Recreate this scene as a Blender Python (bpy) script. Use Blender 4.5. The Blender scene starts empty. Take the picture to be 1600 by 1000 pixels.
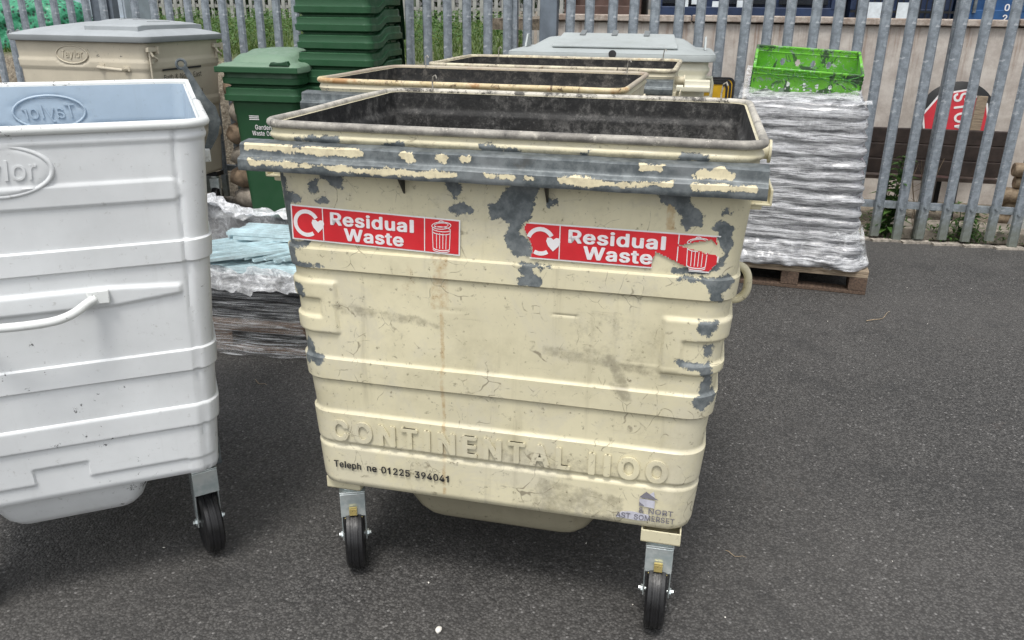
import bpy, bmesh, math, random
import numpy as np
from mathutils import Vector, Matrix, noise as mnoise
random.seed(7); RNG = np.random.default_rng(7)
SC = bpy.context.scene
COL = SC.collection
# ---------------------------------------------------------------- camera, sky, sun, exposure
PITCH, ROLL, FPX, CAMH = 0.3681, -0.0120, 1268.9, 1.5558
cam = bpy.data.cameras.new('camera'); camo = bpy.data.objects.new('camera', cam); COL.objects.link(camo)
cam.sensor_width = 36; cam.lens = FPX/1600*36; cam.clip_start = .05; cam.clip_end = 2000
_r = Vector((1,0,0)); _d = Vector((0,-math.sin(PITCH),-math.cos(PITCH))); _f = Vector((0,math.cos(PITCH),-math.sin(PITCH)))
_rr = math.cos(ROLL)*_r+math.sin(ROLL)*_d; _dd = -math.sin(ROLL)*_r+math.cos(ROLL)*_d
M = Matrix((( _rr.x,-_dd.x,-_f.x,0),(_rr.y,-_dd.y,-_f.y,0),(_rr.z,-_dd.z,-_f.z,CAMH),(0,0,0,1)))
camo.matrix_world = M
SC.camera = camo
SUN_EL, SUN_AZ = math.radians(66), math.radians(196)   # azimuth measured from +Y towards +X: behind the camera, slightly left
w = bpy.data.worlds.new('World'); SC.world = w; w.use_nodes = True
nt = w.node_tree; bg = nt.nodes['Background']
sky = nt.nodes.new('ShaderNodeTexSky'); sky.sky_type = 'NISHITA'; sky.sun_disc = False
sky.sun_elevation = SUN_EL; sky.sun_rotation = SUN_AZ; sky.air_density = 1.2; sky.dust_density = 3
hs = nt.nodes.new('ShaderNodeHueSaturation'); hs.inputs['Saturation'].default_value = .18
nt.links.new(sky.outputs[0], hs.inputs['Color']); nt.links.new(hs.outputs[0], bg.inputs['Color'])
bg.inputs['Strength'].default_value = .15
sl = bpy.data.lights.new('sun', 'SUN'); sl.energy = 1.35; sl.angle = math.radians(14); sl.color = (1,.96,.9)
so = bpy.data.objects.new('sun', sl); COL.objects.link(so)
so.rotation_euler = (math.radians(90)-SUN_EL, 0, math.pi-SUN_AZ)
sdir = Vector((math.sin(SUN_AZ)*math.cos(SUN_EL), math.cos(SUN_AZ)*math.cos(SUN_EL), math.sin(SUN_EL)))
so.rotation_euler = sdir.to_track_quat('Z', 'Y').to_euler()
vs = SC.view_settings; vs.view_transform = 'Standard'; vs.look = 'None'; vs.exposure = 0.60; vs.gamma = 1

# ---------------------------------------------------------------- materials
class NT:
    def __init__(s, name):
        s.m = bpy.data.materials.new(name); s.m.use_nodes = True; s.t = s.m.node_tree
        s.b = s.t.nodes['Principled BSDF']; s.out = s.t.nodes['Material Output']
        s.co = s.t.nodes.new('ShaderNodeTexCoord').outputs['Object']
    def n(s, typ, **kw):
        nd = s.t.nodes.new(typ)
        for k, v in kw.items(): setattr(nd, k, v)
        return nd
    def put(s, sock, v):
        if isinstance(v, bpy.types.NodeSocket): s.t.links.new(v, sock)
        elif isinstance(v, (tuple, list)) and len(v) == 3 and sock.type == 'RGBA': sock.default_value = (*v, 1)
        else: sock.default_value = v
    def noise(s, scale, detail=4, rough=.6, stretch=None, dist=0, co=None):
        c = co or s.co
        if stretch:
            mp = s.n('ShaderNodeMapping'); s.put(mp.inputs[0], c); mp.inputs['Scale'].default_value = stretch; c = mp.outputs[0]
        nd = s.n('ShaderNodeTexNoise'); s.put(nd.inputs['Vector'], c)
        nd.inputs['Scale'].default_value = scale; nd.inputs['Detail'].default_value = detail; nd.inputs['Roughness'].default_value = rough; nd.inputs['Distortion'].default_value = dist
        return nd.outputs['Fac']
    def vor(s, scale, out='Distance', feature='F1', stretch=None):
        c = s.co
        if stretch:
            mp = s.n('ShaderNodeMapping'); s.put(mp.inputs[0], c); mp.inputs['Scale'].default_value = stretch; c = mp.outputs[0]
        nd = s.n('ShaderNodeTexVoronoi', feature=feature); s.put(nd.inputs['Vector'], c); nd.inputs['Scale'].default_value = scale
        return nd.outputs[out]
    def ramp(s, fac, a, b, va=0., vb=1.):
        nd = s.n('ShaderNodeMapRange', interpolation_type='SMOOTHSTEP'); s.put(nd.inputs[0], fac)
        for i, v in zip((1,2,3,4), (a,b,va,vb)): nd.inputs[i].default_value = v
        return nd.outputs[0]
    def mix(s, fac, a, b):
        nd = s.n('ShaderNodeMix', data_type='RGBA'); s.put(nd.inputs[0], fac); s.put(nd.inputs[6], a); s.put(nd.inputs[7], b)
        return nd.outputs[2]
    def math(s, op, a, b=0.):
        nd = s.n('ShaderNodeMath', operation=op); s.put(nd.inputs[0], a); s.put(nd.inputs[1], b); return nd.outputs[0]
    def attr(s, name):
        nd = s.n('ShaderNodeAttribute', attribute_name=name); return nd.outputs['Fac']
    def sep(s, i):
        nd = s.n('ShaderNodeSeparateXYZ'); s.put(nd.inputs[0], s.co); return nd.outputs[i]
    def bump(s, h, strength=.3, dist=.01, prev=None):
        nd = s.n('ShaderNodeBump'); s.put(nd.inputs['Height'], h); nd.inputs['Strength'].default_value = strength; nd.inputs['Distance'].default_value = dist
        if prev is not None: s.put(nd.inputs['Normal'], prev)
        return nd.outputs[0]
    def done(s, color=None, rough=None, metal=None, normal=None, spec=None, **kw):
        b = s.b
        for k, v in (('Base Color',color),('Roughness',rough),('Metallic',metal),('Normal',normal),('Specular IOR Level',spec)):
            if v is not None: s.put(b.inputs[k], v)
        for k, v in kw.items(): s.put(b.inputs[k.replace('_',' ')], v)
        return s.m

def simple(name, col, rough=.5, metal=0., var=.25, scale=12, bump=.1):
    k = NT(name); f = k.noise(scale, 5, .65)
    dark = tuple(c*(1-var) for c in col); light = tuple(min(1,c*(1+var)) for c in col)
    c = k.mix(k.ramp(f,.3,.7), dark, light)
    return k.done(c, k.ramp(k.noise(scale*2.3),.3,.7,max(.05,rough-.08),rough+.1), metal, k.bump(k.noise(scale*9,3),bump,.004))

GALV = (.135,.165,.18)
def galv_color(k):
    f = k.noise(30,5,.7); g = k.noise(7,3)
    c = k.mix(k.ramp(f,.35,.68), (.078,.092,.098), (.18,.20,.205))
    return k.mix(k.ramp(g,.5,.72,0,.5), c, (.24,.255,.26))

def paint(name, col, peel=False, chip=.0, dirt=.5, rough=.42, wave=.0, dark=(.16,.135,.085), fleck=0., crack=0.):
    """old gloss paint over zinc: real missing patches come from the 'peel' attribute, small chips from noise"""
    k = NT(name)
    big = k.noise(2.2,5,.65); fine = k.noise(60,6,.75)
    c = k.mix(k.ramp(big,.3,.7), tuple(x*.90 for x in col), tuple(min(1,x*1.07) for x in col))
    if peel: c = k.mix(k.ramp(k.noise(3.4,7,.75,dist=.4),.47,.60,0,.5), c, (.53,.50,.40)); c = k.mix(k.ramp(k.noise(1.7,8,.8,dist=.5),.53,.66,0,.33), c, (.38,.34,.25))
    c = k.mix(k.ramp(k.noise(5.5,6,.7),.48,.78,0,.42*dirt), c, tuple(x*.6 for x in (col[0]*.95,col[1]*.93,col[2]*.85)))
    # rain streaks and rub marks
    c = k.mix(k.ramp(k.noise(16,5,.7,stretch=(1,1,.07)),.55,.8,0,.35*dirt), c, dark)
    c = k.mix(k.ramp(k.noise(9,6,.8,stretch=(.25,.25,3.2)),.60,.80,0,.5*dirt), c, tuple(x*1.6 for x in dark))
    c = k.mix(k.ramp(fine,.585,.70,0,.75*dirt), c, tuple(x*.7 for x in dark))
    if peel:
        c = k.mix(k.ramp(k.math('ADD', k.attr('dirt'), k.math('MULTIPLY', k.math('SUBTRACT', k.noise(38,6,.75), .5), 1.5)), .5, 1.15, 0, .55), c, (.12,.105,.075))  # smeared dirt, plus the shade painted under the ribs
        c = k.mix(k.ramp(k.math('ADD', k.attr('rust'), k.math('MULTIPLY', k.math('SUBTRACT', k.noise(60,5,.7), .5), 1.2)), .55, 1.1, 0, .55), c, (.36,.20,.06))
    if fleck: c = k.mix(k.ramp(k.math('ADD', k.noise(30,6,.8), k.math('MULTIPLY', k.noise(2.7,3), .45)), .93-.1*fleck, .945-.1*fleck), c, (.05,.05,.055))
    if crack:
        mp = k.n('ShaderNodeVectorMath', operation='ADD'); nz = k.n('ShaderNodeTexNoise'); nz.inputs['Scale'].default_value = 9; k.put(nz.inputs['Vector'], k.co)
        sc_ = k.n('ShaderNodeVectorMath', operation='SCALE'); k.put(sc_.inputs[0], nz.outputs['Color']); sc_.inputs['Scale'].default_value = .16
        k.put(mp.inputs[0], k.co); k.put(mp.inputs[1], sc_.outputs[0])
        ve = k.n('ShaderNodeTexVoronoi', feature='DISTANCE_TO_EDGE'); k.put(ve.inputs['Vector'], mp.outputs[0]); ve.inputs['Scale'].default_value = 13
        line = k.math('MULTIPLY', k.ramp(ve.outputs['Distance'], .022, .006), k.ramp(k.noise(7,5,.8), .50, .62))
        c = k.mix(k.math('MULTIPLY', line, crack), c, (.17,.145,.10))
    h = None; mask = None
    pm = k.math('MULTIPLY', k.math('SUBTRACT', k.noise(70,7,.80), .5), .80)
    if peel:
        pm2 = k.math('MULTIPLY', k.math('SUBTRACT', k.noise(22,3,.6), .5), .55)
        mask = k.ramp(k.math('ADD', k.math('ADD', k.attr('peel'), pm), pm2), .955, .98)
    if chip > 0:
        cm = k.ramp(k.math('ADD', k.noise(34,7,.78), k.math('MULTIPLY', k.noise(3.1,2), .35)), .955-.12*chip, .975-.12*chip)
        mask = cm if mask is None else k.math('MAXIMUM', mask, cm)
    nrm = k.bump(k.noise(4,3), .10+wave, .02)
    nrm = k.bump(fine, .05, .002, nrm)
    rg = k.ramp(k.noise(14,4),.3,.7,rough-.08,rough+.16)
    if mask is not None:
        c = k.mix(mask, c, galv_color(k))
        nrm = k.bump(mask, .5, -.002, nrm)
        rg = k.mix(mask, rg, (.5,.5,.5))
    return k.done(c, rg, None, nrm, .4)

def grime(name, lo, hi, streak=(.3,.28,.25), wet=.45, sc=9):
    """black filth with paler rubbed patches, drips and grit"""
    k = NT(name)
    f = k.math('ADD', k.math('MULTIPLY', k.noise(sc*2.2,9,.85), .5), k.math('MULTIPLY', k.noise(60,8,.88), .5))
    c = k.mix(k.ramp(f,.43,.58), lo, hi)
    c = k.mix(k.ramp(k.noise(30,9,.86,stretch=(1,1,.25)),.56,.64,0,.45), c, streak)
    c = k.mix(k.ramp(k.noise(3.0,8,.82),.47,.58,0,.88), c, tuple(x*.5 for x in lo))
    c = k.mix(k.ramp(k.noise(120,6,.85),.58,.66,0,.55), c, streak)
    # tide line of black tar just under the rim
    c = k.mix(k.math('MULTIPLY', k.ramp(k.sep(2),1.17,1.26), k.ramp(k.noise(18,7,.8),.36,.58)), c, (.006,.006,.006))
    return k.done(c, k.ramp(f,.3,.7,wet,.85), None, k.bump(k.noise(50,5),.4,.006))

CREAM = (.625,.578,.405)
m_cream = paint('cream_paint_peeling', CREAM, True, .42, 1.05, crack=.75)
m_cream2 = paint('cream_paint_old', (.58,.53,.39), False, .9, .9)
m_tub = paint('shaded_dirty_cream_underside', (.24,.22,.155), False, .5, 1.7)  # cream darkened to paint in the shade under the bin, plus dirt
m_cream3 = paint('cream_paint_sound', (.64,.62,.50), False, 0, .35, fleck=.4)
m_white = paint('white_grey_paint', (.655,.675,.685), False, 0, .34, rough=.36, fleck=.32)
m_whiterim = paint('white_rim_paint', (.68,.70,.69), False, 0, .3, rough=.4, fleck=.85)
m_whitein = paint('blue_grey_inside', (.40,.49,.58), False, 0, .22, rough=.35)  # inside toned blue-grey, darker than the outside
m_beige = paint('beige_paint', (.50,.455,.36), False, 0, .2, rough=.5, fleck=.3)
m_grime = grime('black_grimy_inside', (.013,.0125,.012), (.135,.13,.122), (.27,.262,.25), sc=7)
m_grime2 = grime('brown_grimy_inside', (.016,.014,.012), (.12,.11,.095), (.22,.205,.18))
k = NT('weathered_rim'); _c = k.mix(k.ramp(k.noise(14,6,.75),.36,.64), (.17,.16,.145), (.36,.34,.30))
_c = k.mix(k.ramp(k.noise(38,6,.8),.56,.66), _c, (.52,.49,.42)); _c = k.mix(k.ramp(k.noise(30,6,.8,dist=.5),.60,.66), _c, (.05,.048,.045)); _c = k.mix(k.ramp(k.noise(5,3),.55,.75,0,.8), _c, (.10,.09,.08))
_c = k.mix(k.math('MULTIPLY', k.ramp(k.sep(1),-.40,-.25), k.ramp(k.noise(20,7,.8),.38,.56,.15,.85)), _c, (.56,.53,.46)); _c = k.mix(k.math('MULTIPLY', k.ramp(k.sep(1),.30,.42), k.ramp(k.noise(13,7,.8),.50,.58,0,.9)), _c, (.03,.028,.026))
m_rim = k.done(_c, .6, .1, k.bump(k.noise(70,4),.3,.004))
k = NT('yellowed_rim'); _c = k.mix(k.ramp(k.noise(16,6,.75),.4,.65), (.34,.30,.23), (.60,.55,.40))
_c = k.mix(k.ramp(k.noise(24,6,.8,dist=1.),.56,.64), _c, (.05,.035,.025)); _c = k.mix(k.ramp(k.noise(9,5),.60,.72,0,.7), _c, (.26,.15,.06))
m_rim2 = k.done(_c, .55, 0, k.bump(k.noise(70,4),.3,.004))
k = NT('rusty_yellow_rim'); _c = k.mix(k.ramp(k.noise(16,6,.75),.4,.65), (.50,.40,.22), (.64,.56,.38)); _c = k.mix(k.ramp(k.noise(24,7,.82,dist=1.),.55,.62), _c, (.07,.04,.025)); _c = k.mix(k.ramp(k.noise(8,6,.7),.50,.62,0,.85), _c, (.36,.17,.05)); _c = k.mix(k.math('MULTIPLY', k.ramp(k.sep(1),-.34,-.28), .75), _c, (.33,.30,.26))
m_rim3 = k.done(_c, .55, 0, k.bump(k.noise(70,4),.3,.004))
# zinc bar with cream left in patches
k = NT('zinc_bar'); _z = galv_color(k)
_pm = k.math('ADD', k.attr('peel'), k.math('ADD', k.math('MULTIPLY', k.math('SUBTRACT', k.noise(75,5,.75), .5), .5), k.math('MULTIPLY', k.math('SUBTRACT', k.noise(24,3), .5), .35)))
_mk = k.ramp(_pm, .925, .95)
_c = k.mix(_mk, _z, k.mix(k.ramp(k.noise(50,5,.7),.4,.7), (.66,.59,.40), (.50,.44,.30)))
_c = k.mix(k.ramp(k.noise(10,5,.7),.58,.74,0,.6), _c, (.09,.085,.075))
m_bar = k.done(_c, .5, k.mix(_mk, (.25,.25,.25), (0,0,0)), k.bump(_mk,.5,.002))
k = NT('galvanised_steel'); m_galv = k.done(galv_color(k), k.ramp(k.noise(40),.3,.7,.35,.6), .45)
k = NT('zinc_plated'); m_zinc = k.done(k.mix(k.ramp(k.noise(18,4),.35,.65),(.46,.54,.55),(.72,.77,.76)), .24, .6)
m_yellowtab = simple('brass_yellow_tab', (.70,.56,.22), .3, .6)
m_rubber = simple('black_rubber', (.009,.009,.010), .42, 0, .4, 20)
m_hub = simple('zinc_hub', (.35,.36,.36), .35, .7)
m_green = paint('green_plastic', (.021,.078,.034), False, 0, .25, rough=.38, dark=(.02,.045,.02))
m_greenlid = paint('green_lid_with_sky_gloss', (.15,.235,.165), False, 0, .25, rough=.45, dark=(.03,.06,.03))  # base green lightened to stand for sky gloss on the lid
m_greendark = paint('dark_green_plastic', (.014,.052,.024), False, 0, .2, rough=.34, dark=(.01,.02,.01))
m_greylid = paint('grey_lid_plastic', (.33,.355,.37), False, 0, .35, rough=.55, dark=(.16,.15,.12))
m_greyedge = paint('grey_lid_edge', (.17,.185,.19), False, 0, .3, rough=.5, dark=(.1,.1,.08))
m_greylid2 = paint('pale_grey_lid_plastic', (.34,.37,.37), False, 0, .6, rough=.6, dark=(.22,.21,.16))
m_red = simple('red_sticker', (.56,.022,.030), .38, 0, .10, 8, .03)
m_stickwhite = simple('white_sticker', (.72,.72,.72), .4, 0, .08, 10, .02)
k = NT('worn_white_print'); _c = k.mix(k.ramp(k.noise(60,5,.75),.60,.68), (.72,.70,.71), (.45,.40,.42)); m_print = k.done(_c, .45)
m_black = simple('black_print', (.02,.02,.022), .5, 0, .3)
m_greyprint = simple('grey_print', (.17,.165,.19), .5, 0, .2)
m_lilac = simple('faded_label', (.46,.46,.52), .5, 0, .15, 30)
k = NT('weathered_wood'); _c = k.mix(k.ramp(k.noise(10,6,.7,stretch=(1,9,9)),.3,.7),(.17,.125,.085),(.40,.325,.235))
m_wood = k.done(_c, .8, 0, k.bump(k.noise(14,5,.7,stretch=(1,10,10)),.4,.006))
k = NT('dark_wet_wood'); _c = k.mix(k.ramp(k.noise(10,6,.7,stretch=(1,9,9)),.3,.7),(.07,.045,.03),(.20,.13,.085))
m_wood2 = k.done(_c, .75, 0, k.bump(k.noise(14,5,.7,stretch=(1,10,10)),.4,.006))
k = NT('log_bark'); _c = k.mix(k.ramp(k.noise(16,6,.7),.3,.7),(.16,.11,.07),(.46,.36,.25)); m_log = k.done(_c, .85, 0, k.bump(k.noise(30,5),.6,.01))
m_bench = simple('dark_brown_board', (.040,.027,.022), .5, 0, .35, 14)
m_benchtop = simple('worn_board_edge', (.15,.11,.09), .6, 0, .3, 14)
m_blackmetal = simple('black_metal', (.012,.013,.014), .45, .2, .3)
m_stopred = simple('red_sign_face', (.52,.03,.045), .4, 0, .12, 10)
m_navy = simple('navy_steel', (.018,.035,.085), .45, .1, .3, 6)
m_blue = simple('blue_steel', (.018,.075,.20), .42, .1, .25, 5)
m_darkglass = simple('dark_window', (.012,.016,.022), .15, 0, .3, 4)
m_boxbrown = simple('brown_steel', (.09,.055,.045), .5, .1, .3, 5)
m_notice = simple('white_notice', (.62,.68,.72), .5, 0, .15, 14)
m_yellow = simple('yellow_plastic', (.70,.42,.02), .45, 0, .12, 14)
m_cabinet = simple('pale_grey_cabinet', (.36,.41,.47), .5, 0, .12, 6)
m_net = None
m_stone = simple('pale_stone', (.34,.30,.25), .85, 0, .35, 14, .5)
m_whitebit = simple('white_bit', (.75,.72,.66), .7, 0, .2, 40)
m_twig = simple('dry_twig', (.30,.23,.15), .8, 0, .3, 40)
m_post = simple('dark_green_post', (.035,.05,.05), .45, .2, .3)

# ---------------------------------------------------------------- geometry helpers
class MB:
    def __init__(s): s.v = []; s.f = []; s.mi = []
    def add(s, vs, fs, mi=0, M=None):
        o = len(s.v)
        s.v += [tuple((M @ Vector(p)) if M is not None else p) for p in vs]
        s.f += [tuple(i+o for i in f) for f in fs]; s.mi += [mi]*len(fs); return s
    def box(s, c, d, mi=0, M=None, taper=1.):
        x, y, z = (q/2 for q in d); cx, cy, cz = c
        vs = [(cx+a*x*(taper if e < 0 else 1), cy+b*y*(taper if e < 0 else 1), cz+e*z) for e in (-1,1) for a, b in ((-1,-1),(1,-1),(1,1),(-1,1))]
        return s.add(vs, [(3,2,1,0),(4,5,6,7),(0,1,5,4),(1,2,6,5),(2,3,7,6),(3,0,4,7)], mi, M)
    def rings(s, rings, closed=True, cap0=False, cap1=False, mi=0, M=None):
        n = len(rings[0]); vs = [p for r in rings for p in r]; fs = []
        for i in range(len(rings)-1):
            for j in range(n if closed else n-1):
                k2 = (j+1) % n
                fs.append((i*n+j, i*n+k2, (i+1)*n+k2, (i+1)*n+j))
        if cap0: fs.append(tuple(reversed(range(n))))
        if cap1: fs.append(tuple((len(rings)-1)*n+j for j in range(n)))
        return s.add(vs, fs, mi, M)
    def tube(s, path, r, seg=8, closed=False, mi=0, M=None, flat=1.):
        P = [Vector(p) for p in path]; n = len(P); R = []
        up = None
        for i in range(n):
            a = P[(i-1) % n] if (closed or i) else P[i]; b = P[(i+1) % n] if (closed or i < n-1) else P[i]
            t = (b-a).normalized()
            if up is None: up = t.cross(Vector((0,0,1)) if abs(t.z) < .9 else Vector((0,1,0))).normalized()
            u = (up - t*up.dot(t)).normalized(); up = u; v = t.cross(u)
            rr = r[i] if isinstance(r, (list,tuple)) else r
            R.append([tuple(P[i]+u*math.cos(2*math.pi*q/seg)*rr+v*math.sin(2*math.pi*q/seg)*rr*flat) for q in range(seg)])
        if closed: R.append(R[0])
        return s.rings(R, True, not closed, not closed, mi, M)
    def lathe(s, prof, c, axis='z', seg=24, mi=0, M=None):
        R = []
        for r, h in prof:
            ring = []
            for q in range(seg):
                a = 2*math.pi*q/seg; p = (r*math.cos(a), r*math.sin(a), h)
                if axis == 'x': p = (h, r*math.cos(a), r*math.sin(a))
                if axis == 'y': p = (r*math.cos(a), h, r*math.sin(a))
                ring.append((p[0]+c[0], p[1]+c[1], p[2]+c[2]))
            R.append(ring)
        return s.rings(R, True, True, True, mi, M)
    def prism(s, poly, h0, h1, axis='y', mi=0, M=None):
        def P(a, b, h): return {'y': (a,h,b), 'x': (h,a,b), 'z': (a,b,h)}[axis]
        n = len(poly); vs = [P(a,b,h0) for a, b in poly]+[P(a,b,h1) for a, b in poly]
        fs = [tuple(range(n)), tuple(reversed(range(n,2*n)))]+[(i,i+n,(i+1)%n+n,(i+1)%n) for i in range(n)]
        return s.add(vs, fs, mi, M)
    def ribbon(s, pts, wdt, y0, y1, closed=False, mi=0):
        """flat stroke in the x-z plane with a little thickness"""
        P = [Vector((a,b)) for a, b in pts]; n = len(P); R = []
        for i in range(n):
            a = P[(i-1) % n] if (closed or i) else P[i]; b = P[(i+1) % n] if (closed or i < n-1) else P[i]
            t = (b-a).normalized(); q = Vector((-t.y,t.x))*wdt/2
            A, B = P[i]+q, P[i]-q
            R.append([(A.x,y0,A.y),(B.x,y0,B.y),(B.x,y1,B.y),(A.x,y1,A.y)])
        if closed: R.append(R[0])
        return s.rings(R, True, not closed, not closed, mi)
    def build(s, name, mats, parent=None, smooth=None, bevel=0, seg=2, loc=None, rot=None):
        me = bpy.data.meshes.new(name); me.from_pydata(s.v, [], s.f)
        mats = mats if isinstance(mats, (list,tuple)) else [mats]
        for m in mats: me.materials.append(m)
        if len(mats) > 1: me.polygons.foreach_set('material_index', s.mi)
        bm = bmesh.new(); bm.from_mesh(me); bmesh.ops.recalc_face_normals(bm, faces=bm.faces); bm.to_mesh(me); bm.free()
        if smooth is not None:
            me.polygons.foreach_set('use_smooth', [True]*len(me.polygons))
            me.set_sharp_from_angle(angle=math.radians(smooth))
        me.update()
        o = bpy.data.objects.new(name, me); COL.objects.link(o)
        if parent: o.parent = parent
        if loc: o.location = loc
        if rot: o.rotation_euler = rot
        if bevel:
            b = o.modifiers.new('bevel', 'BEVEL'); b.width = bevel; b.segments = seg; b.limit_method = 'ANGLE'; b.angle_limit = math.radians(40)
        return o
def arcpath(path, n=5):
    """smooth curve through the given points"""
    P = [Vector(p) for p in path]; P = [P[0]*2-P[1]]+P+[P[-1]*2-P[-2]]; out = []
    for i in range(1, len(P)-2):
        for q in range(n):
            t = q/n; a, b, c, d = P[i-1:i+3]
            out.append(tuple(.5*((2*b)+(c-a)*t+(2*a-5*b+4*c-d)*t*t+(3*b-a-3*c+d)*t**3)))
    out.append(tuple(P[-2])); return out
def tag(o, label=None, cat=None, group=None, kind=None):
    if label: o['label'] = label
    if cat: o['category'] = cat
    if group: o['group'] = group
    if kind: o['kind'] = kind
    return o
def thing(name, label, cat, loc=(0,0,0), rz=0, group=None):
    o = bpy.data.objects.new(name, None); COL.objects.link(o); o.empty_display_size = .1
    o.location = loc; o.rotation_euler = (0,0,rz); return tag(o, label, cat, group)
def kids(o): return [c for c in COL.objects if c.parent is o]
def copy_tree(o, parent=None):
    c = o.copy(); COL.objects.link(c)
    if parent: c.parent = parent
    for ch in kids(o): copy_tree(ch, c)
    return c
def rrect(x0, x1, y0, y1, r, nf=2, ns=2, nb=2, nc=6):
    """rounded rectangle, counter-clockwise, starting at the front edge's left end; returns points and outward normals"""
    P = []; N = []
    def line(a, b, n, nn):
        for i in range(n): t = i/n; P.append((a[0]+(b[0]-a[0])*t, a[1]+(b[1]-a[1])*t)); N.append(nn)
    def arc(cx, cy, a0):
        for i in range(nc):
            a = a0+math.pi/2*i/nc; P.append((cx+r*math.cos(a), cy+r*math.sin(a))); N.append((math.cos(a), math.sin(a)))
    line((x0+r,y0),(x1-r,y0),nf,(0,-1)); arc(x1-r,y0+r,-math.pi/2)
    line((x1,y0+r),(x1,y1-r),ns,(1,0)); arc(x1-r,y1-r,0)
    line((x1-r,y1),(x0+r,y1),nb,(0,1)); arc(x0+r,y1-r,math.pi/2)
    line((x0,y1-r),(x0,y0+r),ns,(-1,0)); arc(x0+r,y0+r,math.pi)
    return P, N
def sstep(x, a, b): t = np.clip((x-a)/(b-a), 0, 1); return t*t*(3-2*t)
def poly_sd(px, pz, poly):
    """signed distance, positive inside"""
    P = np.array(poly); n = len(P); d = np.full(px.shape, 1e9); ins = np.zeros(px.shape, bool)
    for i in range(n):
        a = P[i]; b = P[(i+1) % n]; e = b-a; wx = px-a[0]; wz = pz-a[1]
        t = np.clip((wx*e[0]+wz*e[1])/max(e@e,1e-12), 0, 1)
        d = np.minimum(d, np.hypot(wx-t*e[0], wz-t*e[1]))
        c = ((a[1] > pz) != (b[1] > pz)); xi = a[0]+(pz-a[1])*e[0]/(e[1] if abs(e[1]) > 1e-9 else 1e-9)
        ins ^= c & (px < xi)
    return np.where(ins, d, -d)
def set_attr(o, name, arr):
    a = o.data.attributes.new(name, 'FLOAT', 'POINT'); a.data.foreach_set('value', np.asarray(arr, dtype=np.float32))
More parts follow.
